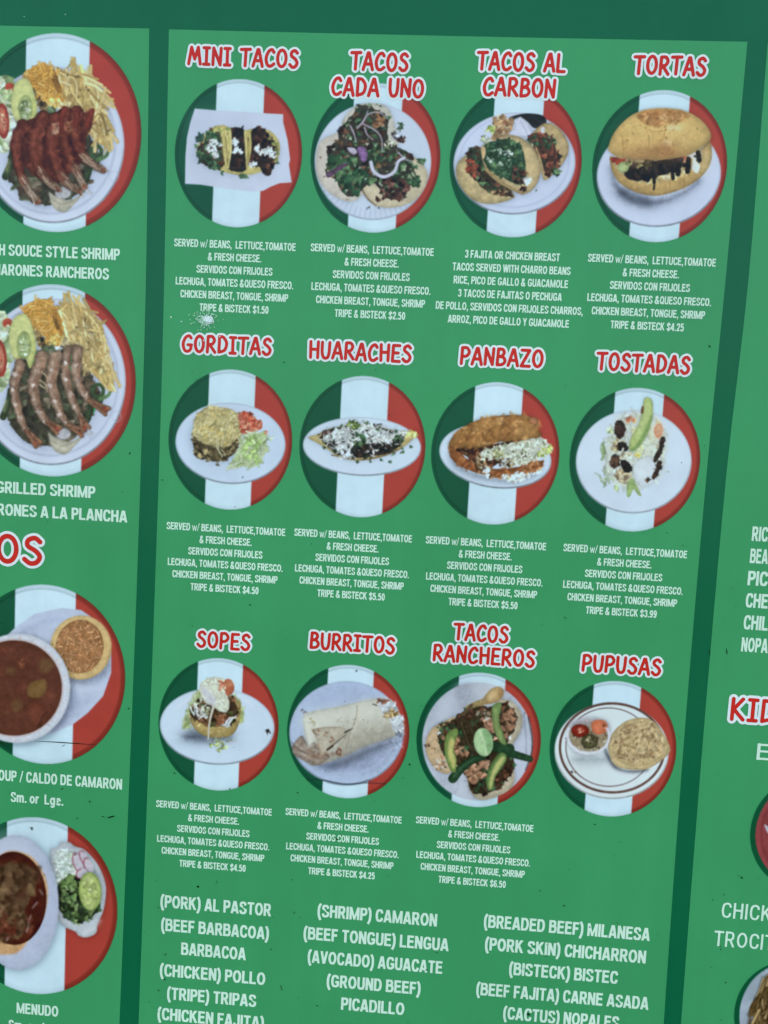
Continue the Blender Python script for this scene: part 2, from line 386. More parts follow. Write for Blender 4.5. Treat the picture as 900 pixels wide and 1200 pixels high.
# ---------------------------------------------------------------- red hand-drawn headings with a white edge
GLYPH = {  # width, strokes (c = smooth curve, l = straight)
 'A': (.62, ['l', (0, 0), (.29, 1), (.36, 1), (.62, 0)], ['l', (.12, .33), (.54, .33)]),
 'B': (.56, ['l', (.04, 0), (.08, 1)], ['c', (.08, 1), (.36, .98), (.47, .77), (.32, .57), (.08, .52)], ['c', (.08, .52), (.4, .5), (.55, .27), (.4, .05), (.04, 0)]),
 'C': (.56, ['c', (.54, .84), (.4, 1), (.17, .86), (.03, .46), (.13, .08), (.34, 0), (.56, .14)]),
 'D': (.58, ['l', (.05, 0), (.07, 1)], ['c', (.07, 1), (.34, .96), (.56, .6), (.44, .16), (.05, 0)]),
 'E': (.52, ['l', (.5, 1), (.08, 1), (.05, 0), (.52, 0)], ['l', (.07, .53), (.42, .53)]),
 'G': (.62, ['c', (.56, .86), (.42, 1), (.17, .86), (.03, .46), (.14, .08), (.36, 0), (.54, .14), (.58, .42)], ['l', (.36, .42), (.61, .42)]),
 'H': (.58, ['l', (.06, 0), (.04, 1)], ['l', (.54, 0), (.55, 1)], ['l', (.05, .52), (.54, .52)]),
 'I': (.4, ['l', (.2, 0), (.2, 1)], ['l', (.02, 1), (.38, 1)], ['l', (.02, 0), (.38, 0)]),
 'K': (.58, ['l', (.05, 0), (.06, 1)], ['l', (.5, 1), (.1, .5), (.56, 0)]),
 'L': (.48, ['l', (.06, 1), (.04, 0), (.48, 0)]),
 'M': (.78, ['l', (0, 0), (.17, 1), (.4, .3), (.62, 1), (.78, 0)]),
 'N': (.58, ['l', (.03, 0), (.06, 1), (.52, 0), (.56, 1)]),
 'O': (.62, ['o']),
 'P': (.54, ['l', (.04, 0), (.07, 1)], ['c', (.07, 1), (.36, 1), (.53, .75), (.38, .5), (.07, .44)]),
 'R': (.57, ['l', (.04, 0), (.07, 1)], ['c', (.07, 1), (.36, 1), (.5, .77), (.36, .53), (.07, .48)], ['l', (.2, .48), (.56, 0)]),
 'S': (.53, ['c', (.5, .86), (.34, 1), (.13, .9), (.12, .68), (.36, .5), (.5, .28), (.4, .05), (.2, 0), (.02, .15)]),
 'T': (.6, ['l', (0, .98), (.6, 1)], ['l', (.31, 1), (.28, 0)]),
 'U': (.56, ['c', (.04, 1), (.04, .4), (.14, .06), (.32, 0), (.46, .12), (.52, .45), (.54, 1)]),
 'Z': (.58, ['l', (.04, 1), (.54, 1), (.03, 0), (.57, 0)]), ' ': (.3,)}
def heading(s, xl, xr, y, cap, parent=None, edge=0.135, half=0.1, anchor='c', xa=None):
    """xl, xr = pixel extent with the white edge at centre height y; cap = height of the red strokes' centre lines"""
    P0, P1, cx = [], [], 0.0
    rng = np.random.default_rng(len(s) * 7 + ord(s[0]))
    for ch in s:
        g = GLYPH[ch]
        jy = rng.uniform(-.02, .02)
        for st in g[1:]:
            if st[0] == 'o':
                a = np.linspace(0, 2 * math.pi, 25); q = np.stack([.31 + .28 * np.cos(a), .5 + .5 * np.sin(a)], 1)
            else:
                q = np.array(st[1:], float)
                if st[0] == 'c': q = catmull(q, False, 6)
            q = q + (cx, jy)
            P0 += list(q[:-1]); P1 += list(q[1:])
        cx += g[0] + (.21 if ch != ' ' else 0.22)
    P0, P1 = np.array(P0), np.array(P1)
    lo, hi = min(P0[:, 0].min(), P1[:, 0].min()), max(P0[:, 0].max(), P1[:, 0].max())
    wpx = width(xl, xr, y)
    m = (half + edge) * cap
    kx = (wpx - 2 * m) / (hi - lo)
    c, z = bx((xl + xr) / 2, y)
    Q0 = np.stack([(P0[:, 0] - (lo + hi) / 2) * kx, (P0[:, 1] - .5) * cap], 1)
    Q1 = np.stack([(P1[:, 0] - (lo + hi) / 2) * kx, (P1[:, 1] - .5) * cap], 1)
    st = 0.55
    xs = np.arange(-wpx / 2 - 2, wpx / 2 + 2, st); ys = np.arange(-cap / 2 - m - 2, cap / 2 + m + 2, st)
    X, Y = np.meshgrid(xs, ys)
    d = segs_sdf(Q0, Q1, X, Y)
    v, f = contour_mesh(d - m, xs, ys)
    h = mesh_obj('heading', W3(v[:, 0] + c, v[:, 1] + z, 0.0006), f, M_EDGE, menu)
    v, f = contour_mesh(d - half * cap, xs, ys)
    mesh_obj('red_lettering', W3(v[:, 0] + c, v[:, 1] + z, 0.0008), f, M_RED, h)
    return h
for s, xl, xr, y in [('MINI TACOS', 217, 352.5, 67.4), ('TACOS', 407.5, 481.5, 72.6), ('CADA UNO', 385.5, 499.5, 102.8),
        ('TACOS AL', 555.5, 666, 72.8), ('CARBON', 563, 654, 102.8), ('TORTAS', 739, 830.5, 77.2), ('GORDITAS', 210.5, 321, 404.4),
        ('HUARACHES', 359.5, 485, 412.3), ('PANBAZO', 536.5, 639.5, 418.8), ('TOSTADAS', 695.5, 811.5, 425.6),
        ('SOPES', 228, 296, 750.8), ('BURRITOS', 360.5, 465.5, 753.4), ('TACOS', 528.5, 598.5, 742), ('RANCHEROS', 504.5, 629.5, 768.4),
        ('PUPUSAS', 679, 777.5, 779.4)]:
    heading(s, xl, xr, y, 18.0)
heading('CALDOS', -121, 52.5, 640.5, 31, edge=.105, half=.095)
heading('KIDS', 852.5, 931, 832.6, 24.5, edge=.13, half=.09)
# ---------------------------------------------------------------- the printed dish pictures
# Each picture is one flat print cut into pieces (disc, plate, foods) that share one fine mesh grid; ink per vertex.
def _hash(i, j, s):
    h = (i * 374761393 + j * 668265263 + s * 974634547) & 0x7fffffff
    h = ((h ^ (h >> 13)) * 1274126177) & 0x7fffffff
    return ((h ^ (h >> 16)) & 0xffff) / 65535.0
def noise(X, Y, sc, seed=0, oct=3):
    o, amp, tot = np.zeros(X.shape), 1.0, 0.0
    for k in range(oct):
        x, y = X / sc + 100, Y / sc + 100
        i, j = np.floor(x).astype(np.int64), np.floor(y).astype(np.int64)
        u, v = x - i, y - j
        u, v = u * u * (3 - 2 * u), v * v * (3 - 2 * v)
        a = _hash(i, j, seed + k) * (1 - u) + _hash(i + 1, j, seed + k) * u
        b = _hash(i, j + 1, seed + k) * (1 - u) + _hash(i + 1, j + 1, seed + k) * u
        o += amp * ((a * (1 - v) + b * v) - .5); tot += amp; amp *= .6; sc *= .5
    return o / tot * 2

class Dish:
    def __init__(self, win, wide, flag, label, rad=(74.0, 82.6), cell=0.62, ring=None):
        self.s = (win[2] - win[0]) / wide; self.x0, self.y0 = win[0], win[1]
        self.rng = np.random.default_rng(int(flag[0] * 13 + flag[1] * 7) & 0xffff)
        fx, fy = flag
        rx, ry = rad[0] * 1.05 + 3, rad[1] * 1.08 + 3
        self.px = np.arange(fx - rx, fx + rx, cell); self.py = np.arange(fy - ry, fy + ry, cell)
        self.cell, self.label = cell, label
        PX, PY = np.meshgrid(self.px, self.py)
        self.X, self.Y = (PX - self.x0) / self.s, (PY - self.y0) / self.s
        self.u = cell / self.s                                   # one cell in drawing units
        self.id = np.full(PX.shape, -1); self.names = ['dish_picture']
        self.col = np.empty(PX.shape + (3,)); self.col[:] = PANEL
        bxx, bzz = board(PX, PY); cx, cz = bx(fx, fy)
        self.dx, self.dz = (bxx - cx) / rad[0], (bzz - cz) / rad[1]
        r = np.hypot(self.dx, self.dz); self.r = r
        n = noise(self.X, self.Y, 90, 3)[..., None]
        if ring is None:
            t = self.dx
            g, w, e = np.array((27, 84, 64.)), np.array((192, 221, 240.)), np.array((166, 66, 60.))
            aa = cell / rad[0]
            mg = np.clip(.5 + (-.372 - t) / aa, 0, 1)[..., None]; mr_ = np.clip(.5 + (t - .372) / aa, 0, 1)[..., None]
            c = (g * mg + e * mr_ + w * (1 - mg - mr_)) * (1 + .03 * n)
            sd = (t < -.372)[..., None]; sr = (t > .372)[..., None]; sw = ~(sd | sr)
            k = np.clip((r - .955) / .015, 0, 1)[..., None]
            c = np.where(sr, c * (1 - k * .2), np.where(sd, c * (1 - k * .08) + k * (0, 10, 5), c * (1 - .03 * k)))
            k = np.exp(-((r - .955) / .012) ** 2)[..., None]
            c = np.where(sw, c * (1 - .13 * k * (self.dz > 0)[..., None] - .03 * k), c * (1 - .2 * k))
            k = np.exp(-((r - .992) / .01) ** 2)[..., None]
            c = np.where(sw, c * (1 - .09 * k), c * (1 - .14 * k))
        else:
            c = np.where((r > .9)[..., None], np.array((12, 82, 58.)), np.array(ring, float)) * (1 + .06 * n)
        m = np.clip((1 - r) / (self.u * self.s / rad[0]) + .5, 0, 1)[..., None]
        self.col = self.col * (1 - m) + c * m
        self.id[r < 1 + .3 * cell / rad[0]] = 0
    # --- regions (signed distance, negative inside)
    def E(self, cx, cy, rx, ry, rot=0):
        a = math.radians(rot); x, y = self.X - cx, self.Y - cy
        x, y = x * math.cos(a) + y * math.sin(a), -x * math.sin(a) + y * math.cos(a)
        k = np.hypot(x / rx, y / ry)
        g = np.hypot(x / rx ** 2, y / ry ** 2) + 1e-9
        return np.where(k > .3, k * (k - 1) / g, (k - 1) * min(rx, ry))
    def P(self, pts, smooth=True, wob=0, ws=30):
        q = catmull(pts, True, 5) if smooth else np.array(pts, float)
        q1 = np.roll(q, -1, 0)
        lo, hi = q.min(0) - 80, q.max(0) + 80
        d = np.full(self.X.shape, 1e3)
        jx, jy = self._box(lo, hi)
        X, Y = self.X[jy, jx], self.Y[jy, jx]
        if X.size:
            ins = np.zeros(X.shape, bool)
            for (ax, ay), (cx, cy) in zip(q, q1):
                if ay != cy:
                    ins ^= ((ay > Y) != (cy > Y)) & (X < (cx - ax) * (Y - ay) / (cy - ay) + ax)
            e = segs_sdf(q, q1, X, Y)
            d[jy, jx] = np.where(ins, -e, e)
        if wob: d = d + noise(self.X, self.Y, ws, 11, 2) * wob
        return d
    def S(self, pts, w0, w1=None):
        w1 = w0 if w1 is None else w1
        q = catmull(pts, False, 6)
        t = np.linspace(0, 1, len(q)); d = np.full(self.X.shape, 1e3)
        jx, jy = self._box(q.min(0) - 90, q.max(0) + 90)
        X, Y = self.X[jy, jx], self.Y[jy, jx]
        if X.size:
            e = np.full(X.shape, 1e3)
            for i in range(len(q) - 1):
                e = np.minimum(e, segs_sdf(q[i:i + 1], q[i + 1:i + 2], X, Y) - (w0 + (w1 - w0) * t[i]) / 2)
            d[jy, jx] = e
        return d
    def _box(self, lo, hi):
        i0, i1 = np.searchsorted(self.X[0], (lo[0], hi[0])); j0, j1 = np.searchsorted(self.Y[:, 0], (lo[1], hi[1]))
        return slice(i0, i1), slice(j0, j1)
    # --- painting
    def put(self, a, c, part=None):
        a = a * (self.r < .998 if self.clip else 1.0)
        self.col = self.col * (1 - a[..., None]) + np.asarray(c, float) * a[..., None]
        if part:
            m = (a > .5) & (self.id >= 0)
            if m.sum() > 6:
                self.names.append(part); self.id[m] = len(self.names) - 1
    clip = True
    def f(self, sd, col, part=None, soft=1.7, n=.06, ns=25, rim=0.0, rw=18, lit=0.0, a=1.0, wob=0.0, ws=26):
        """fill: n = mottling, rim = darkening towards the outline as the photograph has it, lit = upper left to lower right"""
        s = soft * self.u
        if wob: sd = sd + wob * noise(self.X, self.Y, ws, int(self.rng.integers(1000)), 2)
        al = np.clip(.5 - sd / s, 0, 1) * a
        k = 1 + n * noise(self.X, self.Y, ns, int(self.rng.integers(1000)))
        if rim: k = k * (1 - rim * np.exp(np.minimum(sd, 0) / rw))
        if lit:
            m = sd < 0
            if m.any():
                x, y = self.X - self.X[m].mean(), self.Y - self.Y[m].mean()
                k = k * (1 - lit * np.clip((x * .3 + y) / (np.abs(y[m]).max() + 1), -1, 1))
        self.put(al, np.asarray(col, float)[None, None] * k[..., None], part)
    def dabs(self, sd, N, r, cols, asp=(.45, .9), rot=None, jit=.12, soft=2.1, part=None, a=1.0, inset=0):
        js, is_ = np.nonzero(sd < -inset)
        if not len(js): return
        cols = np.asarray(cols, float)
        hit = np.zeros(self.X.shape, bool)
        for _ in range(N):
            k = self.rng.integers(len(js)); cx, cy = self.X[js[k], is_[k]], self.Y[js[k], is_[k]]
            R = self.rng.uniform(*r); q = self.rng.uniform(*asp)
            an = self.rng.uniform(0, math.pi) if rot is None else math.radians(self.rng.normal(rot[0], rot[1]))
            jx, jy = self._box(np.array((cx - R - 8, cy - R - 8)), np.array((cx + R + 8, cy + R + 8)))
            x, y = self.X[jy, jx] - cx, self.Y[jy, jx] - cy
            if not x.size: continue
            x, y = x * math.cos(an) + y * math.sin(an), -x * math.sin(an) + y * math.cos(an)
            kk = np.hypot(x / R, y / (R * q)) * (1 + .25 * np.sin(3 * np.arctan2(y, x) + an * 7))
            al = np.clip(.5 - (kk - 1) * R * q / (soft * self.u), 0, 1) * a
            if self.clip: al = al * (self.r[jy, jx] < .998)
            c = cols[self.rng.integers(len(cols))] * (1 + self.rng.normal(0, jit)) * (1 - .22 * np.clip(y / (R * q), -1, 1))[..., None]
            self.col[jy, jx] = self.col[jy, jx] * (1 - al[..., None]) + c * al[..., None]
            hit[jy, jx] |= al > .5
        if part and hit.any():
            hit &= self.id >= 0
            self.names.append(part); self.id[hit] = len(self.names) - 1
    def strands(self, sd, N, ln, w, cols, rot=None, jit=.1, bend=.25, part=None, sh0=.22):
        js, is_ = np.nonzero(sd < 0)
        if not len(js): return
        cols = np.asarray(cols, float); hit = np.zeros(self.X.shape, bool)
        for _ in range(N):
            k = self.rng.integers(len(js)); cx, cy = self.X[js[k], is_[k]], self.Y[js[k], is_[k]]
            L = self.rng.uniform(*ln) / 2; W = self.rng.uniform(*w)
            an = self.rng.uniform(0, 2 * math.pi) if rot is None else math.radians(self.rng.normal(rot[0], rot[1]))
            dx, dy = math.cos(an) * L, math.sin(an) * L; b = self.rng.uniform(-bend, bend)
            q = catmull([(cx - dx, cy - dy), (cx - dy * b, cy + dx * b), (cx + dx, cy + dy)], False, 3)
            jx, jy = self._box(q.min(0) - W - 6, q.max(0) + W + 6)
            X, Y = self.X[jy, jx], self.Y[jy, jx]
            if not X.size: continue
            e = segs_sdf(q[:-1], q[1:], X, Y) - W / 2
            al = np.clip(.5 - e / (1.8 * self.u), 0, 1)
            if self.clip: al = al * (self.r[jy, jx] < .998)
            c = cols[self.rng.integers(len(cols))] * (1 + self.rng.normal(0, jit))
            sh = np.clip(.5 - (e - 2) / (3 * self.u), 0, 1)[..., None] * sh0
            self.col[jy, jx] = self.col[jy, jx] * (1 - sh)
            self.col[jy, jx] = self.col[jy, jx] * (1 - al[..., None]) + c * al[..., None]
            hit[jy, jx] |= al > .5
        if part and hit.any():
            hit &= self.id >= 0
            self.names.append(part); self.id[hit] = len(self.names) - 1
    def shade(self, sd, amt, soft):
        """soft dark of the photographed food on its plate"""
        k = amt / (1 + np.exp(np.clip(sd / soft, -30, 30)))
        if self.clip: k = k * (self.r < .998)
        self.col = self.col * (1 - k[..., None] * np.array((1, .97, .9)))
    def glow(self, sd, col, amt, soft):
        k = amt / (1 + np.exp(np.clip(sd / soft, -30, 30)))
        if self.clip: k = k * (self.r < .998)
        self.col = self.col * (1 - k[..., None]) + np.asarray(col, float) * k[..., None]
    def plate(self, sd, col=(192, 210, 236), edge=.16, part='plate'):
        self.f(sd, np.array(col) * (1.015, 1.025, 1.005), part, n=.025, ns=120)
        k = np.exp(-((sd + 5) / 5.0) ** 2)
        low = np.clip((self.Y - self.Y[sd < 0].mean()) / 200, -.4, 1)
        self.col = self.col * (1 - (edge * k * (.3 + low.clip(0)) * (sd < 4))[..., None])
    def pieces(self, k, J, I):
        """keep the largest connected piece under this id; other pieces become parts of their own"""
        m = np.pad(self.id == k, 1); lab = np.where(m, np.arange(m.size).reshape(m.shape) + 1, 0)
        for _ in range(900):
            n = lab.copy()
            for sh, ax in ((1, 0), (-1, 0), (1, 1), (-1, 1)): n = np.maximum(n, np.roll(lab, sh, ax))
            n *= m
            if (n == lab).all(): break
            lab = n
        lab = lab[1:-1, 1:-1]
        ids, cnt = np.unique(lab[lab > 0], return_counts=True)
        big = ids[cnt.argmax()]
        for q, c in zip(ids, cnt):
            if q != big:
                self.id[lab == q] = len(self.names) if c > 40 else 0
                if c > 40: self.names.append('garnish')
        return np.nonzero(self.id == k)
    # --- mesh
    def build(self, lift=0.0004):
        h, w = self.id.shape
        lum = self.col.mean(-1)
        food = (self.id > 0) * np.clip((205 - lum) / 40, 0, 1)
        self.col *= (1 + food * (.075 * noise(self.X, self.Y, 9, 41, 2) + .07 * noise(self.X, self.Y, 28, 43, 2)))[..., None]
        for ax in (0, 1):
            b = np.pad(self.col, [(1, 1) if i == ax else (0, 0) for i in range(3)], mode='edge')
            sl = lambda a, z: tuple(slice(a, z) if i == ax else slice(None) for i in range(3))
            self.col = .22 * b[sl(0, -2)] + .56 * b[sl(1, -1)] + .22 * b[sl(2, None)]
        lum = self.col.mean(-1, keepdims=True)
        on = (self.id >= 0)[..., None]
        self.col = np.where(on, (lum + (self.col - lum) * np.where(self.id > 0, .9, .97)[..., None]) * np.array((.972, 1.004, .985)), self.col)
        c = np.pad(self.col, ((1, 1), (1, 1), (0, 0)), mode='edge')
        vc = (c[:-1, :-1] + c[1:, :-1] + c[:-1, 1:] + c[1:, 1:]) / 4
        gx = np.r_[self.px, self.px[-1] + self.cell] - self.cell / 2
        gy = np.r_[self.py, self.py[-1] + self.cell] - self.cell / 2
        GX, GY = np.meshgrid(gx, gy)
        bX, bZ = board(GX, GY)
        V = W3(bX, bZ, lift).reshape(-1, 3)
        C = ink(np.clip(vc, 0, 255)).reshape(-1, 3)
        idx = np.arange((h + 1) * (w + 1)).reshape(h + 1, w + 1)
        root = None
        k = -1
        while k + 1 < len(self.names):
            k += 1; nm = self.names[k]
            J, I = np.nonzero(self.id == k)
            if len(J) < 12: continue
            if nm == 'garnish': J, I = self.pieces(k, J, I)
            q = np.stack([idx[J + 1, I], idx[J + 1, I + 1], idx[J, I + 1], idx[J, I]], 1)
            used, inv = np.unique(q, return_inverse=True)
            inv = inv.reshape(q.shape)
            me = bpy.data.meshes.new(nm)
            me.vertices.add(len(used)); me.loops.add(q.size); me.polygons.add(len(q))
            me.vertices.foreach_set('co', V[used].ravel())
            me.loops.foreach_set('vertex_index', inv.ravel().astype(np.int32))
            me.polygons.foreach_set('loop_start', np.arange(0, q.size, 4, dtype=np.int32))
            me.update(calc_edges=True)
            at = me.attributes.new('ink', 'FLOAT_COLOR', 'POINT')
            at.data.foreach_set('color', np.c_[C[used], np.ones(len(used))].ravel().astype(np.float32))
            me.materials.append(M_PRINT)
            o = bpy.data.objects.new(nm, me); SC.collection.objects.link(o)
            if k == 0: root = o; o.parent = menu; o['label'] = self.label
            else: o.parent = root
        return root

HERB = [(52, 88, 62), (70, 108, 76), (38, 62, 48), (88, 122, 84), (46, 70, 52)]
MEAT = [(70, 48, 42), (52, 38, 36), (96, 64, 52), (40, 34, 34)]
BLACK = [(32, 34, 36), (44, 42, 42), (24, 28, 30), (58, 46, 44)]
SNOW = [(212, 222, 230), (196, 208, 220), (224, 230, 232)]
LETT = [(176, 200, 146), (158, 190, 118), (200, 214, 184), (188, 206, 160)]

# mini tacos
d = Dish((200, 90, 360, 280), 900, (279.1, 180.3), 'round picture of three mini tacos on a sheet of white paper')
pap = d.P([(160, 210), (300, 222), (450, 230), (600, 240), (742, 248), (742, 300), (772, 420), (788, 545), (780, 580), (798, 697), (720, 702), (660, 725), (610, 752), (540, 757), (420, 745), (300, 728), (200, 712), (95, 706), (98, 520), (108, 400), (130, 300)], False)
d.f(pap, (190, 203, 231), 'paper', n=.035, ns=150); d.glow(d.E(280, 300, 120, 60), (170, 185, 215), .3, 40)
d.shade(d.E(440, 500, 280, 150), .16, 16)
tor = d.P([(190, 430), (260, 345), (345, 318), (400, 345), (480, 355), (540, 345), (640, 350), (700, 400), (722, 470), (690, 580), (620, 620), (500, 650), (400, 640), (300, 612), (220, 570), (175, 510)])
d.f(tor, (196, 186, 118), 'tortilla', n=.14, ns=30, rim=.15)
f1 = d.P([(178, 490), (215, 440), (250, 365), (328, 370), (342, 480), (355, 585), (262, 592), (195, 555)], wob=8)
d.f(f1, (66, 72, 56), 'taco_filling', n=.3, ns=25); d.dabs(f1, 75, (9, 22), HERB + MEAT)
d.dabs(d.P([(165, 480), (180, 450), (240, 530), (330, 590), (300, 610), (200, 570)]), 26, (7, 16), HERB)
d.dabs(d.E(200, 402, 24, 22), 12, (10, 18), [(40, 66, 60), (52, 84, 74)])
f2 = d.P([(400, 345), (482, 352), (492, 500), (500, 612), (430, 625), (384, 592), (398, 480)], wob=7)
d.f(f2, (36, 36, 38), 'taco_filling', n=.3); d.dabs(f2, 45, (9, 20), BLACK + MEAT[:2])
f3 = d.P([(528, 360), (600, 340), (650, 380), (690, 460), (682, 560), (660, 640), (612, 645), (590, 600), (520, 585), (524, 470)], wob=9)
d.f(f3, (48, 40, 40), 'taco_filling', n=.3); d.dabs(f3, 70, (9, 22), BLACK + MEAT + [(74, 44, 44)])
for q, w, c in [([(345, 340), (350, 470), (372, 605)], 26, (200, 190, 122)), ([(388, 350), (396, 470), (378, 600)], 24, (206, 196, 130)),
                ([(492, 362), (500, 490), (505, 610)], 20, (204, 194, 126)), ([(520, 368), (526, 470), (512, 560)], 20, (190, 180, 112))]:
    d.f(d.S(q, w, w * .6), c, 'tortilla_fold', n=.1, rim=.2, rw=4)
for q in ([(362, 400), (372, 500), (376, 590)], [(508, 400), (512, 500), (508, 590)], [(340, 400), (345, 500), (360, 590)]): d.f(d.S(q, 5, 3), (120, 104, 62), n=.2)
for e in ((288, 445, 44, 26), (270, 478, 30, 24), (298, 515, 16, 12), (428, 436, 20, 22), (448, 490, 30, 36), (575, 478, 18, 24), (612, 500, 34, 18), (672, 508, 36, 24), (650, 480, 28, 16), (540, 578, 26, 14)):
    d.dabs(d.E(*e), 9, (9, 17), SNOW, part=None, jit=.05)
d.dabs(d.E(482, 652, 22, 20), 8, (8, 14), HERB); d.dabs(d.E(336, 632, 12, 14), 4, (6, 10), HERB); d.dabs(d.E(700, 566, 10, 8), 3, (5, 9), HERB)
d.dabs(d.P([(640, 400), (690, 410), (715, 480), (690, 560), (680, 470)]), 12, (8, 14), [(120, 130, 80), (150, 150, 90)])
d.dabs(d.P([(250, 350), (330, 330), (400, 350), (330, 360)]), 10, (8, 14), [(120, 140, 80), (170, 170, 100)])
d.build()

# tacos, each
d = Dish((360, 90, 520, 280), 900, (439.7, 185.8), 'round picture of three open tacos with herbs and purple onion')
pl = d.E(433, 560, 384, 385); d.plate(pl, (188, 203, 233))
for k in range(26):
    a = math.radians(20 + 140 * k / 25); c, s_ = math.cos(a), math.sin(a)
    d.f(d.S([(433 + c * 318, 560 + s_ * 318), (433 + c * 372, 560 + s_ * 374)], 7), (164, 178, 212), n=.05, soft=5, a=.75)
t1 = d.P([(58, 560), (78, 440), (160, 385), (260, 370), (340, 500), (400, 650), (370, 765), (300, 822), (200, 800), (110, 730), (65, 640)])
t2 = d.P([(235, 285), (330, 190), (450, 175), (540, 215), (580, 330), (600, 450), (500, 480), (350, 420), (250, 370)])
t3 = d.P([(350, 712), (480, 690), (650, 520), (740, 560), (795, 640), (770, 740), (700, 820), (580, 862), (460, 852), (390, 790)])
for t in (t1, t2, t3): d.shade(t, .22, 10)
d.f(t1, (197, 192, 186), 'tortilla', n=.08, ns=60, rim=.1); d.f(t2, (190, 190, 182), 'tortilla', n=.08, ns=60, rim=.1); d.f(t3, (202, 192, 166), 'tortilla', n=.1, ns=60, rim=.16)
d.f(d.S([(352, 715), (390, 795), (455, 852)], 8), (120, 96, 70), n=.2)
me = d.P([(120, 480), (200, 420), (215, 335), (290, 270), (330, 195), (380, 185), (440, 205), (525, 260), (530, 340), (550, 430), (680, 510), (700, 580), (740, 690), (700, 722), (655, 700), (640, 800), (520, 790), (470, 720), (400, 700), (330, 770), (250, 780), (190, 680), (130, 640), (145, 560)], wob=14)
d.f(me, (56, 56, 50), 'taco_topping', n=.4, ns=30); d.dabs(me, 190, (10, 26), HERB + MEAT + [(110, 84, 66), (36, 48, 42)])
d.dabs(d.P([(190, 520), (330, 560), (390, 660), (330, 770), (240, 770), (190, 660), (140, 560)]), 70, (12, 28), [(42, 78, 56), (60, 100, 70), (34, 58, 46), (84, 118, 84)])
d.dabs(d.E(470, 285, 50, 55), 26, (9, 18), [(130, 96, 66), (150, 110, 78), (96, 74, 56)])
d.dabs(d.P([(470, 690), (640, 670), (660, 760), (630, 810), (500, 790)]), 44, (9, 24), [(54, 38, 38), (80, 54, 48), (112, 76, 70), (38, 32, 34)])
d.dabs(d.P([(560, 640), (700, 560), (740, 700), (690, 720)]), 28, (9, 20), HERB + [(140, 160, 130)])
d.dabs(me, 40, (5, 11), [(150, 165, 140), (172, 176, 168), (120, 134, 108)])
d.dabs(d.E(470, 520, 90, 70), 26, (9, 20), HERB + [(128, 96, 66)])
for q in ([(360, 310), (400, 250), (470, 235), (530, 275)], [(370, 312), (450, 355), (490, 410), (495, 495)], [(285, 325), (310, 380), (322, 432)], [(378, 335), (395, 380), (432, 415)], [(330, 340), (380, 280), (400, 225)], [(600, 500), (650, 545), (690, 556)]):
    d.f(d.S(q, 12, 8), (172, 164, 184), 'onion_strand', n=.1, rim=.25, rw=3)
d.f(d.S([(420, 565), (440, 625), (505, 660), (575, 625), (600, 560), (640, 535)], 26, 20), (204, 208, 238), 'onion_ring', n=.06, rim=.25, rw=5)
d.f(d.P([(330, 470), (375, 465), (398, 510), (385, 560), (355, 550)]), (138, 104, 164), 'onion_piece', n=.25, ns=14, rim=.2)
d.f(d.P([(262, 470), (310, 470), (330, 500), (300, 512)]), (196, 190, 220), 'onion_piece', n=.1, rim=.2)
d.f(d.S([(140, 648), (195, 612), (255, 578)], 34, 22), (84, 62, 90), 'onion_piece', n=.4, ns=12)
for e, c in (((605, 325, 22, 36), HERB), ((757, 556, 30, 18), HERB), ((628, 412, 32, 22), MEAT), ((580, 385, 20, 26), [(190, 196, 210), (60, 60, 70)]), ((684, 525, 18, 18), MEAT), ((545, 440, 36, 26), [(186, 186, 172), (150, 160, 130)]), ((222, 350, 18, 20), MEAT), ((720, 700, 22, 24), HERB), ((465, 808, 6, 10), MEAT)):
    d.dabs(d.E(*e), 9, (7, 15), c)
d.dabs(d.E(440, 865, 60, 6), 3, (4, 6), BLACK); d.dabs(t1, 8, (3, 6), [(120, 96, 70)], inset=8); d.dabs(d.E(430, 190, 70, 8), 6, (5, 8), HERB)
d.build()

# tacos al carbon
d = Dish((526, 90, 686, 285), 900, (603.9, 190.6), 'round picture of grilled tacos on a bluish white plate')
pl = d.E(432, 572, 402, 336, -4); d.plate(pl, (188, 200, 234), .3)
d.f(np.abs(d.E(430, 560, 360, 300, -4)) - 3, (160, 172, 212), n=.05, soft=5, a=.7)
tr = d.P([(640, 305), (720, 335), (780, 420), (787, 500), (745, 580), (690, 640), (632, 682), (600, 600), (560, 500), (530, 420), (570, 350)])
tl = d.P([(48, 600), (78, 545), (150, 505), (230, 560), (330, 680), (430, 775), (400, 812), (300, 837), (200, 830), (120, 780), (60, 690)])
tm = d.P([(212, 470), (300, 420), (390, 385), (470, 400), (550, 460), (600, 560), (602, 650), (560, 735), (490, 775), (400, 740), (300, 680), (240, 610)])
for t in (tr, tl, tm): d.shade(t, .3, 12)
d.f(d.P([(400, 268), (500, 243), (600, 250), (640, 280), (632, 335), (560, 338), (520, 300), (470, 268), (410, 290)]), (36, 42, 44), 'grilled_pepper', n=.3)
d.f(d.P([(295, 268), (360, 285), (420, 270), (420, 340), (370, 410), (280, 420), (300, 340)], wob=8), (150, 122, 92), 'grilled_onion', n=.3, ns=20); d.dabs(d.E(350, 320, 60, 60), 26, (10, 24), [(176, 142, 104), (130, 100, 76), (196, 180, 150), (140, 84, 62)])
d.f(d.P([(428, 290), (470, 262), (520, 300), (556, 375), (520, 402), (420, 395), (388, 376), (432, 340)], False), (198, 205, 232), 'onion_piece', n=.06, rim=.25, rw=6)
d.f(d.S([(470, 290), (500, 340), (520, 395)], 5), (160, 165, 195), n=.1)
d.dabs(d.E(275, 348, 22, 24), 8, (10, 20), [(150, 176, 96), (178, 194, 120)]); d.dabs(d.E(245, 415, 26, 30), 8, (9, 18), [(176, 186, 170), (150, 164, 140)])
d.f(tr, (190, 168, 122), 'tortilla', n=.16, ns=40, rim=.25)
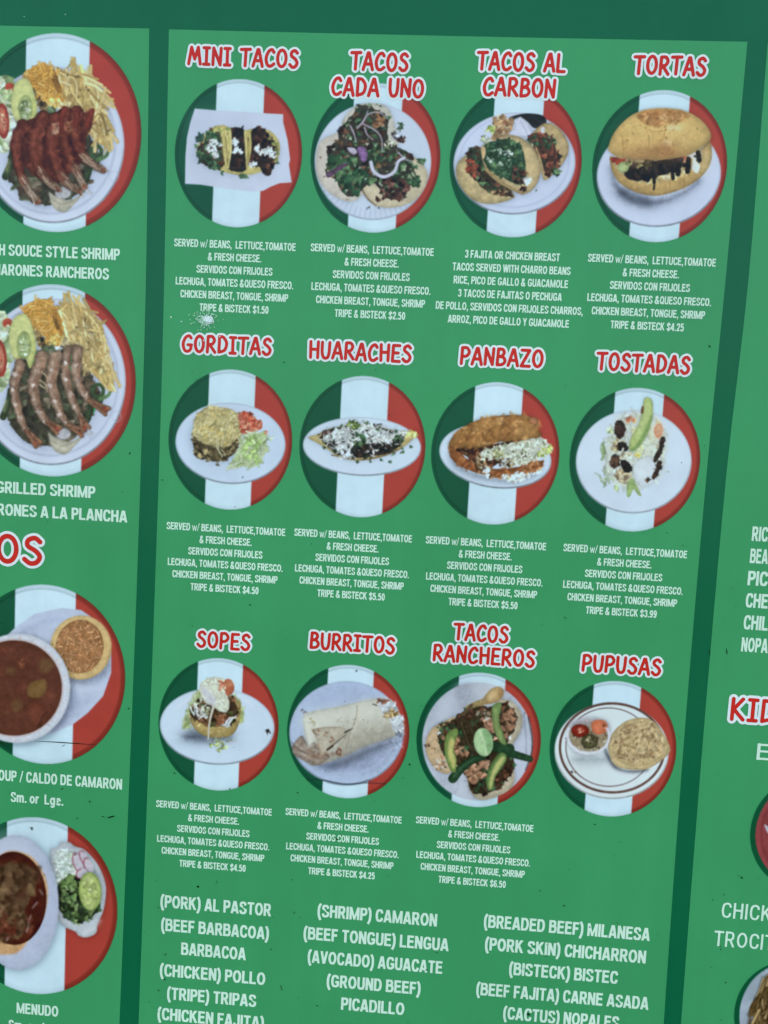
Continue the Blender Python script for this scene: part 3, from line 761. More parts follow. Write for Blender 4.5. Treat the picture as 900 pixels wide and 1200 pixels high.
fr = d.P([(520, 400), (600, 368), (690, 405), (705, 490), (735, 540), (690, 625), (640, 640), (600, 560), (570, 480)], wob=9)
d.f(fr, (74, 54, 46), 'taco_filling', n=.35); d.dabs(fr, 60, (9, 22), [(122, 68, 56), (142, 80, 62), (78, 50, 44), (52, 50, 44), (96, 58, 50)]); d.dabs(d.E(660, 430, 40, 40), 12, (8, 16), HERB); d.dabs(d.E(712, 626, 26, 26), 12, (9, 18), HERB)
d.dabs(d.E(560, 415, 40, 40), 12, (8, 16), HERB + [(170, 170, 150)])
d.f(d.E(618, 352, 14, 22), (196, 202, 220), n=.05)
d.f(d.S([(575, 470), (610, 570), (628, 675)], 12), (190, 166, 120), 'tortilla_fold', n=.12, rim=.3, rw=3)
d.f(tl, (190, 172, 128), 'tortilla', n=.16, ns=40, rim=.28)
fl = d.P([(128, 480), (210, 470), (250, 600), (330, 680), (410, 750), (380, 782), (260, 762), (190, 700), (140, 640), (120, 560)], wob=9)
d.f(fl, (62, 58, 48), 'taco_filling', n=.35); d.dabs(fl, 70, (9, 22), HERB + MEAT + [(130, 70, 58)]); d.dabs(d.P([(110, 540), (165, 550), (175, 660), (130, 640)]), 18, (8, 18), [(150, 68, 54), (170, 90, 70), (120, 60, 48)])
d.dabs(d.E(330, 765, 70, 18), 12, (8, 16), [(150, 130, 96), (80, 56, 46)])
d.f(tm, (196, 176, 132), 'tortilla', n=.16, ns=40, rim=.28)
fm = d.P([(215, 510), (265, 435), (400, 415), (480, 465), (505, 560), (500, 660), (450, 710), (350, 660), (260, 600)], wob=10)
d.f(fm, (44, 68, 52), 'taco_filling', n=.4); d.dabs(fm, 120, (9, 20), HERB + [(36, 62, 50), (58, 96, 74)]); d.dabs(d.P([(420, 600), (500, 600), (500, 690), (440, 700)]), 24, (9, 18), MEAT + [(100, 66, 60)])
d.dabs(d.E(330, 530, 90, 55), 26, (5, 12), [(186, 200, 205), (150, 172, 160), (120, 150, 130)])
d.f(d.S([(245, 610), (330, 690), (420, 742), (485, 772)], 22, 14), (176, 150, 104), 'tortilla_fold', n=.12, rim=.35, rw=5)
d.f(d.P([(215, 470), (240, 470), (240, 520), (222, 545)]), (190, 164, 120), n=.1)
d.dabs(d.E(525, 690, 26, 16), 8, (12, 22), SNOW, jit=.04); d.dabs(d.E(490, 740, 22, 14), 6, (8, 14), MEAT); d.dabs(d.E(578, 752, 5, 4), 2, (4, 7), HERB)
d.build()

# torta
d = Dish((690, 100, 860, 290), 900, (772.6, 195.5), 'round picture of a torta, a golden bun with dark meat')
d.plate(d.E(434, 556, 386, 322, -8), (190, 202, 236), .3)
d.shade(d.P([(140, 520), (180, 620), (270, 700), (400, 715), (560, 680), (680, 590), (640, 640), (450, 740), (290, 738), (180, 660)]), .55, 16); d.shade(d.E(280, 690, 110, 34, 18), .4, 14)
bb = d.P([(133, 440), (200, 470), (400, 480), (600, 450), (700, 390), (750, 345), (762, 450), (722, 540), (640, 612), (520, 665), (400, 686), (280, 660), (190, 605), (142, 530)])
d.f(bb, (194, 162, 104), 'bottom_bun', n=.1, ns=40, rim=.3, rw=22); d.glow(d.E(720, 470, 26, 70, 10), (214, 196, 146), .6, 12)
for x in (300, 400, 500, 590): d.f(d.S([(x, 580), (x + 4, 640), (x + 2, 670)], 4), (150, 112, 62), n=.2, a=.6)
fi = d.P([(150, 450), (300, 450), (500, 445), (640, 410), (710, 400), (700, 470), (620, 535), (500, 572), (400, 592), (300, 600), (215, 560), (160, 500)], wob=5)
d.f(fi, (170, 150, 112), 'filling', n=.3, ns=25); d.dabs(d.P([(260, 560), (400, 570), (600, 530), (660, 520), (500, 585), (330, 605)]), 30, (10, 22), [(206, 196, 160), (190, 172, 120)])
d.dabs(d.E(180, 468, 36, 18), 14, (9, 18), [(156, 60, 46), (130, 48, 40)]); d.dabs(d.E(580, 455, 30, 25), 12, (9, 18), [(150, 80, 62), (170, 120, 96)])
bk = d.P([(220, 540), (260, 490), (350, 480), (480, 460), (570, 465), (560, 520), (480, 550), (400, 570), (320, 590), (240, 580)], wob=6)
d.f(bk, (34, 34, 32), 'meat', n=.3); d.dabs(bk, 60, (10, 24), BLACK, rot=(80, 25)); d.dabs(d.E(330, 480, 60, 30), 14, (9, 18), [(100, 96, 66), (70, 66, 50), (140, 136, 90)])
for q, w in (([(398, 520), (405, 590), (404, 645)], 24), ([(515, 500), (522, 580)], 22), ([(560, 490), (552, 552)], 30), ([(618, 460), (612, 535)], 32), ([(676, 418), (684, 465)], 30), ([(590, 495), (604, 498)], 24)): d.f(d.S(q, w, w * .6), (34, 35, 35), 'meat', n=.4, wob=5, ws=14)
d.f(d.P([(600, 425), (660, 400), (672, 440), (664, 470), (690, 500), (672, 545), (640, 520), (645, 460)]), (214, 220, 222), 'onion_piece', n=.08)
d.f(d.S([(676, 418), (684, 465)], 28, 20), (32, 34, 34), n=.3); d.f(d.S([(655, 440), (670, 446)], 12), (40, 40, 40), n=.3)
d.f(d.E(214, 508, 36, 34), (164, 186, 124), 'avocado_piece', n=.14, rim=.25, rw=10); d.glow(d.E(205, 515, 16, 16), (200, 214, 160), .7, 6); d.dabs(d.E(245, 480, 20, 16), 6, (7, 14), [(130, 140, 90), (80, 80, 56)])
tb = d.P([(120, 390), (148, 310), (210, 230), (290, 172), (400, 146), (500, 143), (600, 162), (680, 202), (740, 265), (757, 330), (700, 385), (620, 432), (500, 458), (400, 462), (280, 456), (180, 445), (132, 415)])
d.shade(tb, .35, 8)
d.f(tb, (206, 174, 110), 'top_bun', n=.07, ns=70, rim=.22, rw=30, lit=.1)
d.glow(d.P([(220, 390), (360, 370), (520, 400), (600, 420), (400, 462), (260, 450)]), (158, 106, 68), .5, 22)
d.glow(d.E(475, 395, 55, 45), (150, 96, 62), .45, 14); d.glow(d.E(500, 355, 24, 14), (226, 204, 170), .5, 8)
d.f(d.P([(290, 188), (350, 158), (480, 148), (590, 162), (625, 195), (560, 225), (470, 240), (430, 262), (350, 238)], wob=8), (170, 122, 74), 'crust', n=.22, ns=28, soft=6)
d.dabs(d.E(460, 200, 130, 40), 40, (8, 20), [(190, 148, 96), (156, 106, 64), (204, 168, 118)], a=.6)
for q in ([(350, 262), (372, 320), (374, 385)], [(482, 245), (470, 300), (452, 345)], [(205, 320), (214, 380), (212, 440)], [(350, 262), (400, 290), (470, 280)], [(520, 350), (528, 400), (520, 440)]): d.f(d.S(q, 7, 4), (156, 114, 60), n=.2, soft=3, a=.7)
for q in ([(360, 270), (382, 320), (384, 380)], [(494, 250), (482, 300)]): d.f(d.S(q, 8, 4), (226, 196, 134), n=.1, soft=4, a=.6)
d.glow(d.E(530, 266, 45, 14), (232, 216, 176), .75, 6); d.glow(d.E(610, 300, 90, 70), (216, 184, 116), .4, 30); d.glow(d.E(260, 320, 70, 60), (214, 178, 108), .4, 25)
d.dabs(tb, 16, (3, 6), [(150, 104, 56), (120, 84, 48)], inset=30)
d.build()

# gorditas
d = Dish((192, 430, 346, 600), 900, (269.7, 515.7), 'round picture of a gordita with lettuce and tomato on an oval plate')
d.plate(d.E(457, 523, 377, 278, 4), (186, 205, 237), .3)
d.shade(d.E(365, 480, 175, 170), .25, 18)
lo = d.P([(198, 450), (260, 520), (330, 530), (420, 540), (525, 470), (505, 560), (460, 612), (370, 650), (300, 632), (222, 612)], wob=8)
d.f(lo, (76, 68, 50), 'meat', n=.35); d.dabs(lo, 80, (9, 20), [(70, 60, 46), (112, 98, 68), (146, 134, 98), (48, 44, 36), (92, 84, 60)])
d.dabs(d.E(375, 668, 18, 6), 4, (5, 10), [(90, 90, 66)])
tp = d.P([(203, 400), (228, 325), (290, 282), (370, 275), (470, 295), (530, 350), (542, 430), (510, 485), (420, 545), (330, 535), (260, 520), (205, 470)], wob=7)
d.f(tp, (186, 176, 124), 'gordita', n=.12, ns=40, rim=.16, rw=25); d.dabs(tp, 190, (7, 18), [(206, 196, 146), (192, 182, 128), (174, 162, 108), (214, 206, 164), (196, 176, 110)], jit=.05, a=.8)
d.strands(tp, 40, (24, 50), (5, 8), [(206, 198, 152), (182, 172, 118)]); d.strands(d.P([(370, 520), (410, 540), (400, 640), (380, 640)]), 6, (40, 70), (7, 11), [(200, 196, 156)], rot=(80, 15)); d.strands(d.P([(500, 470), (540, 500), (500, 520)]), 6, (30, 50), (6, 9), [(196, 190, 150)])
to = d.P([(518, 325), (570, 305), (615, 340), (672, 380), (668, 420), (600, 448), (545, 470), (520, 400)], wob=9)
d.f(to, (186, 92, 74), 'tomato', n=.2); d.dabs(to, 50, (9, 20), [(196, 88, 68), (176, 72, 58), (206, 128, 108), (210, 150, 120)])
d.dabs(d.E(702, 450, 10, 26), 5, (6, 12), [(190, 120, 90)])
le = d.P([(530, 475), (640, 440), (692, 470), (712, 560), (672, 640), (612, 695), (540, 680), (480, 690), (440, 690), (480, 620), (512, 540)], wob=12)
d.f(le, (184, 206, 168), 'lettuce', n=.12); d.strands(le, 90, (24, 60), (6, 12), LETT + [(206, 218, 206)]); d.dabs(d.E(610, 560, 60, 90), 40, (9, 20), [(158, 194, 112), (176, 204, 136), (140, 178, 96)], a=.75)
d.dabs(d.E(735, 490, 26, 16), 4, (4, 8), LETT); d.dabs(d.E(540, 752, 5, 4), 1, (4, 5), MEAT)
d.build()

# huaraches
d = Dish((346, 440, 500, 610), 900, (424.4, 524), 'round picture of a long huarache covered in shredded white cheese')
d.plate(d.E(457, 486, 404, 202, 2), (190, 208, 236), .3)
bo = d.P([(90, 425), (160, 400), (250, 360), (400, 340), (560, 350), (700, 380), (832, 385), (790, 450), (700, 515), (560, 565), (430, 582), (310, 562), (220, 505), (150, 462)])
d.shade(bo, .25, 10); d.f(bo, (192, 178, 122), 'tortilla', n=.12, ns=30, rim=.2); d.f(d.S([(250, 545), (430, 578), (600, 552), (720, 500)], 8), (128, 104, 64), n=.2)
d.dabs(d.E(790, 405, 36, 22), 14, (10, 20), [(206, 198, 132), (186, 176, 108)])
fi = d.P([(180, 400), (300, 348), (450, 335), (620, 365), (742, 420), (700, 495), (560, 550), (400, 565), (300, 545), (230, 500)], wob=10)
d.f(fi, (40, 42, 40), 'meat', n=.4); d.dabs(fi, 110, (10, 24), BLACK + [(44, 56, 46)])
d.dabs(d.E(220, 400, 40, 20), 10, (8, 16), [(90, 66, 60), (60, 48, 46)])
ch = d.P([(195, 420), (350, 345), (480, 322), (640, 360), (745, 395), (690, 440), (560, 450), (450, 440), (350, 460), (250, 450)], wob=10)
d.dabs(ch, 60, (12, 26), [(204, 222, 228), (190, 206, 210), (214, 226, 230)], jit=.05, part='shredded_cheese'); d.strands(ch, 70, (30, 70), (5, 8), SNOW)
d.dabs(d.E(350, 500, 75, 55, 30), 22, (10, 22), SNOW, jit=.05); d.strands(fi, 75, (28, 60), (4, 7), SNOW, part='shredded_cheese'); d.dabs(d.E(330, 555, 30, 28), 8, (8, 14), SNOW); d.dabs(d.E(525, 522, 35, 18), 9, (8, 18), SNOW, jit=.05)
d.dabs(d.P([(390, 420), (460, 405), (480, 470), (420, 480)]), 14, (8, 18), HERB + [(110, 130, 100)], rot=(80, 20)); d.dabs(d.E(560, 500, 120, 40), 26, (10, 20), BLACK); d.dabs(d.E(420, 535, 34, 20), 10, (10, 18), BLACK)
d.dabs(d.E(402, 338, 42, 28), 22, (7, 15), [(96, 126, 72), (130, 150, 84), (58, 82, 54)]); d.dabs(d.E(710, 440, 34, 30), 16, (7, 14), BLACK + HERB)
for e in ((490, 325, 14, 8), (570, 365, 20, 12), (515, 585, 18, 22), (585, 580, 10, 8), (652, 592, 12, 5), (675, 535, 14, 12), (732, 520, 12, 10), (792, 487, 8, 5), (700, 380, 16, 10), (200, 495, 8, 6), (315, 345, 8, 5), (735, 495, 10, 8), (427, 590, 5, 4)): d.dabs(d.E(*e), 4, (5, 9), HERB)
d.dabs(d.E(620, 440, 30, 20), 8, (8, 14), SNOW); d.dabs(d.E(162, 402, 5, 4), 2, (4, 6), BLACK)
d.build()

# panbazo
d = Dish((502, 446, 660, 616), 900, (580, 531.9), 'round picture of a panbazo, a brown bread filled with white potato')
d.plate(d.E(447, 503, 376, 214, 8), (190, 208, 236), .35)
d.shade(d.P([(140, 480), (200, 570), (340, 630), (500, 655), (740, 600), (600, 680), (340, 650), (180, 580)]), .35, 12)
lb = d.P([(138, 430), (200, 470), (300, 550), (420, 590), (560, 580), (660, 560), (762, 535), (745, 590), (620, 632), (480, 652), (340, 620), (200, 562), (148, 510)], wob=5)
d.f(lb, (142, 86, 52), 'bread', n=.25, ns=30, rim=.3, rw=14); d.dabs(lb, 60, (9, 22), [(166, 104, 62), (120, 70, 42), (184, 128, 84), (150, 92, 54)], a=.7)
gp = d.P([(175, 448), (400, 425), (600, 395), (640, 410), (560, 470), (480, 540), (420, 580), (330, 600), (300, 540), (220, 490)], wob=6)
d.f(gp, (60, 40, 32), 'filling', n=.4); d.dabs(gp, 50, (9, 20), [(86, 56, 42), (44, 32, 28), (120, 76, 54), (134, 100, 70)])
d.dabs(d.P([(300, 470), (400, 500), (410, 630), (340, 630), (320, 540)]), 34, (9, 18), [(196, 200, 180), (140, 108, 76), (80, 58, 46), (170, 160, 130)])
po = d.P([(370, 470), (500, 430), (620, 400), (755, 382), (825, 455), (770, 490), (700, 540), (600, 565), (520, 520), (430, 520), (360, 500)], wob=8)
d.f(po, (184, 194, 184), 'potato', n=.15); d.dabs(po, 120, (9, 20), [(206, 216, 208), (218, 224, 216), (186, 198, 184), (160, 172, 150)], jit=.05); d.dabs(po, 26, (4, 8), [(70, 66, 54), (90, 100, 70)])
d.dabs(d.E(460, 485, 40, 30), 16, (9, 16), [(150, 160, 110), (196, 200, 170), (120, 110, 80)])
d.dabs(d.P([(500, 520), (600, 560), (560, 580), (470, 560)]), 20, (8, 16), [(80, 62, 48), (150, 140, 110), (60, 46, 40)])
d.dabs(d.P([(735, 470), (780, 430), (822, 455), (770, 500), (740, 510)]), 20, (9, 18), [(186, 204, 120), (170, 190, 104), (206, 216, 160)], part='lettuce')
cr = d.P([(488, 640), (560, 625), (680, 600), (760, 560), (740, 610), (660, 645), (580, 680), (510, 665)], wob=10)
d.dabs(cr, 60, (8, 16), SNOW + [(196, 206, 180)], jit=.05, part='potato'); d.dabs(d.E(390, 612, 20, 24), 8, (8, 15), SNOW)
d.dabs(d.P([(610, 585), (700, 545), (765, 540), (720, 590), (640, 615)]), 26, (10, 24), [(150, 96, 62), (176, 122, 80), (124, 76, 48)])
tb = d.P([(138, 420), (178, 350), (270, 290), (400, 245), (560, 230), (690, 243), (738, 290), (728, 312), (748, 372), (620, 398), (480, 412), (380, 436), (250, 452), (170, 448)], wob=5)
d.shade(tb, .4, 8); d.f(tb, (158, 112, 64), 'bread', n=.22, ns=38, rim=.28, rw=24, lit=.06)
d.dabs(tb, 110, (9, 26), [(178, 132, 80), (140, 96, 54), (192, 150, 98), (124, 80, 48), (166, 116, 66)], a=.55)
for q in ([(290, 380), (340, 330), (400, 300)], [(380, 400), (400, 340), (450, 310)], [(480, 330), (520, 300), (560, 330)], [(600, 300), (640, 320), (620, 370)], [(660, 260), (700, 280), (720, 310)], [(500, 400), (540, 350)]): d.f(d.S(q, 7, 4), (104, 66, 40), n=.3, soft=3, a=.7)
d.glow(d.E(640, 340, 60, 35), (196, 156, 98), .45, 20); d.glow(d.E(400, 290, 80, 22, -15), (190, 148, 92), .4, 16)
d.f(d.E(705, 270, 32, 24, 35), (176, 118, 84), 'bread', n=.2, rim=.35, rw=8)
d.build()

# tostadas
d = Dish((664, 452, 824, 626), 900, (743.5, 539.3), 'round picture of a tostada with an avocado slice on a round white plate')
d.plate(d.E(442, 500, 381, 342, -3), (194, 211, 238), .25)
ba = d.P([(240, 430), (290, 290), (370, 195), (480, 175), (600, 225), (650, 300), (662, 400), (640, 500), (600, 610), (500, 662), (420, 690), (330, 650), (250, 560)], wob=20)
d.f(ba, (200, 212, 208), 'shredded_cheese', n=.08, ns=30, soft=14); d.dabs(ba, 70, (8, 22), [(206, 214, 196), (186, 202, 186), (212, 220, 224), (176, 190, 170)], a=.6, soft=4)
d.strands(ba, 90, (30, 75), (5, 9), [(206, 218, 226), (196, 212, 206), (214, 224, 222), (192, 206, 190)], jit=.04)
d.dabs(d.P([(440, 190), (590, 210), (600, 290), (540, 420), (470, 470), (440, 440)]), 40, (10, 24), [(216, 212, 150), (210, 216, 180), (222, 216, 130)], a=.55)
d.dabs(d.E(280, 300, 16, 22), 8, (6, 14), LETT); d.strands(d.E(240, 420, 10, 50), 6, (40, 70), (8, 14), [(140, 172, 120), (170, 196, 150)], rot=(85, 12)); d.strands(d.P([(210, 570), (300, 560), (340, 680), (230, 640)]), 12, (30, 60), (5, 9), [(176, 198, 166), (150, 180, 130)], rot=(60, 30)); d.dabs(d.E(330, 670, 14, 20), 6, (7, 14), LETT)
d.dabs(d.P([(300, 360), (380, 350), (350, 420), (300, 430)]), 20, (8, 18), [(176, 176, 140), (196, 190, 150), (170, 150, 120)])
cm = d.P([(445, 520), (510, 470), (580, 500), (592, 610), (500, 662), (448, 600)], wob=8)
d.shade(cm, .12, 8); d.f(cm, (206, 220, 234), 'cream', n=.06, ns=30, rim=.08); d.glow(d.E(560, 330, 50, 120, 15), (214, 222, 214), .4, 22)
d.f(d.E(605, 296, 30, 54, 5), (212, 158, 128), 'tomato', n=.15, soft=4, rim=-.1); d.f(np.abs(d.E(605, 296, 22, 40, 5)) - 4, (206, 120, 92), n=.2, a=.7); d.dabs(d.E(415, 220, 28, 16), 8, (8, 15), [(206, 140, 110), (200, 120, 90)])
d.dabs(d.E(380, 590, 50, 60), 30, (9, 20), [(190, 180, 146), (160, 146, 118), (206, 200, 176), (130, 112, 92)])
for sdv, c, N in ((d.E(350, 290, 38, 60, -6), (62, 46, 42), 20), (d.E(368, 402, 35, 32), (32, 32, 34), 8), (d.E(318, 500, 34, 42), (96, 74, 62), 18), (d.E(392, 532, 31, 50, -25), (32, 34, 38), 8), (d.S([(635, 350), (612, 430), (585, 490)], 34, 26), (46, 40, 38), 14), (d.S([(612, 512), (598, 560), (575, 602)], 34, 24), (60, 48, 44), 12), (d.E(528, 626, 14, 16), (120, 96, 70), 4)):
    d.f(sdv, c, 'meat', n=.4, ns=16, wob=9, ws=18); d.dabs(sdv, N, (6, 13), BLACK + MEAT, a=.8)
d.f(d.S([(372, 415), (362, 450)], 14), (206, 210, 204), n=.1); d.dabs(d.E(390, 465, 36, 22), 10, (8, 16), [(206, 206, 190), (190, 186, 160)]); d.dabs(d.E(460, 450, 22, 20), 7, (7, 14), [(206, 190, 110)]); d.dabs(d.E(600, 390, 16, 22), 6, (6, 12), [(160, 140, 110), (200, 200, 180)])
d.f(d.P([(398, 650), (430, 608), (460, 660), (492, 722), (470, 720), (440, 680), (418, 728), (398, 728)]), (160, 192, 124), 'lettuce', n=.15, rim=.15)
av = d.P([(510, 88), (545, 80), (566, 110), (568, 180), (550, 270), (505, 365), (448, 428), (412, 415), (425, 345), (475, 255), (496, 170)])
d.shade(av, .2, 8); d.f(av, (172, 194, 122), 'avocado_slice', n=.08, rim=.2, rw=9)
d.f(d.P([(568, 180), (550, 270), (505, 365), (448, 428), (420, 425), (470, 375), (520, 280)]), (122, 154, 92), n=.12, soft=4); d.glow(d.S([(470, 310), (510, 220), (525, 130)], 16), (196, 212, 156), .6, 8)
d.f(d.E(499, 160, 10, 27, 8), (104, 74, 52), n=.2)
d.dabs(d.E(665, 570, 14, 10), 4, (3, 7), [(170, 190, 180)])
d.build()

# sopes
d = Dish((180, 766, 334, 934), 900, (255.9, 849.2), 'round picture of one small sope piled with cream and tomato')
d.plate(d.E(436, 497, 392, 263, 3), (188, 207, 236), .3)
d.f(d.S([(150, 380), (250, 300), (300, 280)], 20, 8), (204, 220, 242), n=.02, soft=8, a=.8); d.f(d.S([(590, 290), (680, 360)], 14, 8), (204, 220, 242), n=.02, soft=8, a=.8); d.f(d.S([(470, 640), (590, 600)], 12, 6), (204, 220, 242), n=.02, soft=8, a=.7)
d.shade(d.E(370, 570, 170, 40), .5, 16); d.shade(d.E(300, 520, 70, 60), .25, 20)
lf = d.P([(195, 490), (225, 400), (270, 290), (330, 260), (340, 350), (260, 430), (262, 505), (220, 520)], wob=10); d.f(lf, (164, 180, 140), 'lettuce', n=.2, soft=8); d.strands(lf, 34, (20, 50), (5, 9), [(176, 196, 130), (150, 176, 100), (196, 208, 170)])
rf = d.P([(540, 285), (595, 330), (618, 440), (590, 480), (560, 380)], wob=6); d.f(rf, (172, 186, 126), 'lettuce', n=.2, soft=6); d.strands(rf, 20, (20, 50), (5, 9), [(180, 198, 130), (160, 180, 104)])
bs = d.P([(248, 430), (300, 390), (500, 340), (592, 330), (588, 460), (545, 550), (450, 578), (350, 562), (280, 512)])
d.f(bs, (172, 152, 98), 'corn_base', n=.14, ns=30, rim=.25, rw=18); d.dabs(bs, 30, (9, 20), [(190, 172, 116), (156, 134, 82), (200, 182, 126)], a=.6)
fi = d.P([(252, 410), (290, 330), (350, 300), (520, 290), (562, 340), (572, 430), (500, 490), (380, 490), (290, 450)], wob=9)
d.f(fi, (64, 50, 42), 'filling', n=.4); d.dabs(fi, 90, (9, 20), [(92, 66, 50), (54, 46, 38), (120, 84, 62), (70, 80, 50), (42, 38, 34)])
d.dabs(d.P([(270, 350), (340, 310), (390, 380), (370, 480), (320, 440)]), 22, (9, 18), [(188, 196, 180), (150, 160, 130), (206, 210, 200)])
d.dabs(d.E(460, 440, 50, 35), 16, (9, 20), [(134, 88, 66), (110, 74, 54)])
d.strands(d.P([(280, 370), (360, 370), (350, 450), (270, 410)]), 10, (40, 70), (6, 9), SNOW); d.strands(d.P([(480, 480), (560, 420), (550, 440), (500, 500)]), 12, (30, 60), (6, 9), SNOW, rot=(-40, 25))
cm = d.P([(315, 235), (350, 180), (430, 160), (500, 185), (512, 290), (518, 370), (492, 408), (440, 385), (400, 352), (362, 342), (332, 295)], wob=7)
d.f(cm, (206, 212, 198), 'cream', n=.1, ns=30, rim=.15, rw=14); d.dabs(cm, 50, (9, 20), [(216, 222, 208), (196, 202, 182), (222, 226, 220), (184, 188, 176)], jit=.04, a=.7)
d.f(d.P([(325, 225), (370, 240), (420, 300), (425, 355), (390, 350), (350, 300)]), (182, 188, 206), n=.12, soft=8, a=.8)
tm = d.P([(490, 180), (530, 178), (553, 225), (545, 265), (505, 288), (488, 240)]); d.f(tm, (192, 104, 78), 'tomato', n=.18, rim=.12); d.dabs(d.E(470, 215, 26, 40), 16, (6, 12), [(204, 130, 104), (220, 200, 180), (180, 90, 70)]); d.glow(d.E(520, 205, 20, 16), (206, 160, 120), .6, 8)
d.f(d.S([(412, 360), (385, 460), (375, 585)], 18, 10), (206, 206, 192), 'cheese_strand', n=.08, rim=.15, rw=4)
cr = d.E(445, 630, 60, 35); d.dabs(cr, 26, (6, 13), [(176, 196, 120), (200, 212, 170), (120, 140, 90)]); d.dabs(d.E(470, 590, 80, 20), 14, (5, 10), [(160, 170, 160), (120, 124, 110)])
d.dabs(d.E(778, 528, 10, 9), 4, (7, 11), BLACK); d.dabs(d.E(790, 545, 14, 10), 3, (3, 5), BLACK)
d.build()

# burritos
d = Dish((330, 774, 484, 942), 900, (407.8, 857.7), 'round picture of a wrapped burrito on a greyish blue plate')
pl = d.E(444, 496, 390, 355); d.plate(pl, (166, 184, 222), .2)
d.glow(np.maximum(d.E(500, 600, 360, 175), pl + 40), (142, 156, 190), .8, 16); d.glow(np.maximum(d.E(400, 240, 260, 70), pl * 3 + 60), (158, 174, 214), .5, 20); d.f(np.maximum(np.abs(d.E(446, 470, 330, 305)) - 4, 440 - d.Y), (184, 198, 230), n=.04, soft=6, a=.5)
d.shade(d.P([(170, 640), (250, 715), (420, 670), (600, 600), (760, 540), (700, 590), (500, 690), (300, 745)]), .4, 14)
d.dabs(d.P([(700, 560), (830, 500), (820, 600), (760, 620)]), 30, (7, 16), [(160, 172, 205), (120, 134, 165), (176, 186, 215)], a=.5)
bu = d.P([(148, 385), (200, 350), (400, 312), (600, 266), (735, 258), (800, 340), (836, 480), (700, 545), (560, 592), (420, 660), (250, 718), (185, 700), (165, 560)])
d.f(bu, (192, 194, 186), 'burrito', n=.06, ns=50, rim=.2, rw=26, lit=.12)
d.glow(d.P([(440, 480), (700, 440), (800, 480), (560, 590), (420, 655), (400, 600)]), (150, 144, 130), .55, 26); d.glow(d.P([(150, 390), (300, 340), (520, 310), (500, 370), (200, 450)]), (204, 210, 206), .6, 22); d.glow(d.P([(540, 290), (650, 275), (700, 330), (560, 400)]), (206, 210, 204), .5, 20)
en = d.P([(72, 600), (100, 545), (140, 515), (185, 570), (230, 560), (260, 620), (330, 650), (300, 690), (250, 718), (190, 708), (100, 655)], wob=4)
d.f(en, (170, 160, 152), 'burrito_end', n=.14, ns=50, rim=.3, rw=16)
for q, w, c in (([(80, 590), (130, 620), (200, 640), (280, 690)], 16, (122, 98, 88)), ([(110, 550), (150, 590), (190, 620)], 14, (132, 110, 100)), ([(100, 640), (160, 670), (220, 700)], 12, (92, 74, 70)), ([(140, 525), (170, 570), (195, 600)], 8, (110, 96, 96)), ([(180, 650), (230, 660), (290, 670)], 14, (140, 112, 94))): d.f(d.S(q, w, w * .4), c, n=.3, soft=7, a=.75)
d.dabs(en, 12, (6, 16), [(108, 82, 72), (96, 74, 66)], asp=(.3, .7), a=.5, soft=5, inset=6)
fl = d.P([(212, 480), (260, 462), (400, 455), (442, 485), (370, 560), (300, 640), (262, 640), (240, 540)]); d.f(fl, (180, 174, 160), 'tortilla_fold', n=.1, rim=.12, rw=12)
d.dabs(d.P([(190, 580), (250, 560), (330, 620), (400, 640), (290, 690), (200, 680)]), 16, (8, 22), [(140, 108, 88), (120, 90, 74), (160, 134, 110)], asp=(.3, .6), a=.45, soft=7)
d.f(d.P([(150, 400), (210, 400), (215, 480), (215, 560), (180, 590), (166, 500)]), (206, 210, 204), n=.06, soft=8, a=.85); d.dabs(d.E(205, 440, 22, 50), 12, (5, 12), [(160, 150, 120), (176, 170, 146)], a=.7)
for q, w, c in (([(435, 492), (462, 478), (490, 464)], 12, (46, 42, 42)), ([(310, 612), (360, 572), (440, 508)], 11, (84, 70, 62)), ([(318, 608), (350, 585)], 14, (56, 46, 44)), ([(215, 478), (232, 500), (250, 508)], 12, (120, 96, 76)), ([(212, 474), (300, 458), (400, 455)], 6, (140, 122, 102)), ([(518, 308), (512, 380), (490, 450), (455, 535)], 8, (140, 130, 116)), ([(460, 540), (440, 600), (410, 650)], 6, (150, 138, 122)), ([(445, 500), (420, 560), (380, 600)], 6, (150, 138, 122)), ([(70, 560), (110, 600), (180, 640)], 5, (90, 80, 86)), ([(130, 520), (160, 560), (175, 590)], 5, (110, 100, 104))):
    d.f(d.S(q, w, w * .5), c, n=.2, soft=2, a=.85)
d.f(d.S([(528, 320), (522, 400), (500, 450), (470, 520)], 16, 10), (206, 204, 192), n=.05, soft=5, a=.7)
fo = d.P([(655, 275), (735, 262), (800, 340), (830, 420), (834, 500), (765, 482), (750, 415), (690, 350)], wob=6); d.f(fo, (190, 200, 214), 'foil', n=.2, ns=22); d.dabs(fo, 50, (8, 20), [(214, 222, 236), (176, 186, 204), (150, 156, 172), (226, 232, 240)], a=.7)
d.dabs(d.E(690, 278, 36, 14), 12, (8, 16), [(120, 84, 74), (140, 104, 92)]); d.dabs(d.E(748, 362, 44, 30), 20, (8, 18), [(150, 126, 84), (176, 156, 116), (130, 106, 70)]); d.dabs(d.E(800, 500, 26, 14), 8, (6, 12), [(60, 66, 76), (120, 130, 150)])
d.dabs(d.P([(250, 460), (420, 460), (330, 560)]), 6, (5, 12), [(130, 96, 76)]); d.dabs(d.E(150, 350, 26, 16), 6, (3, 6), [(110, 100, 110)]); d.dabs(d.P([(350, 630), (420, 600), (400, 650)]), 8, (5, 12), [(120, 84, 70)]); d.f(d.S([(625, 298), (652, 308)], 6), (40, 40, 44)); d.dabs(d.P([(380, 390), (500, 370), (600, 420), (420, 450)]), 16, (4, 9), [(160, 152, 140)], a=.6)
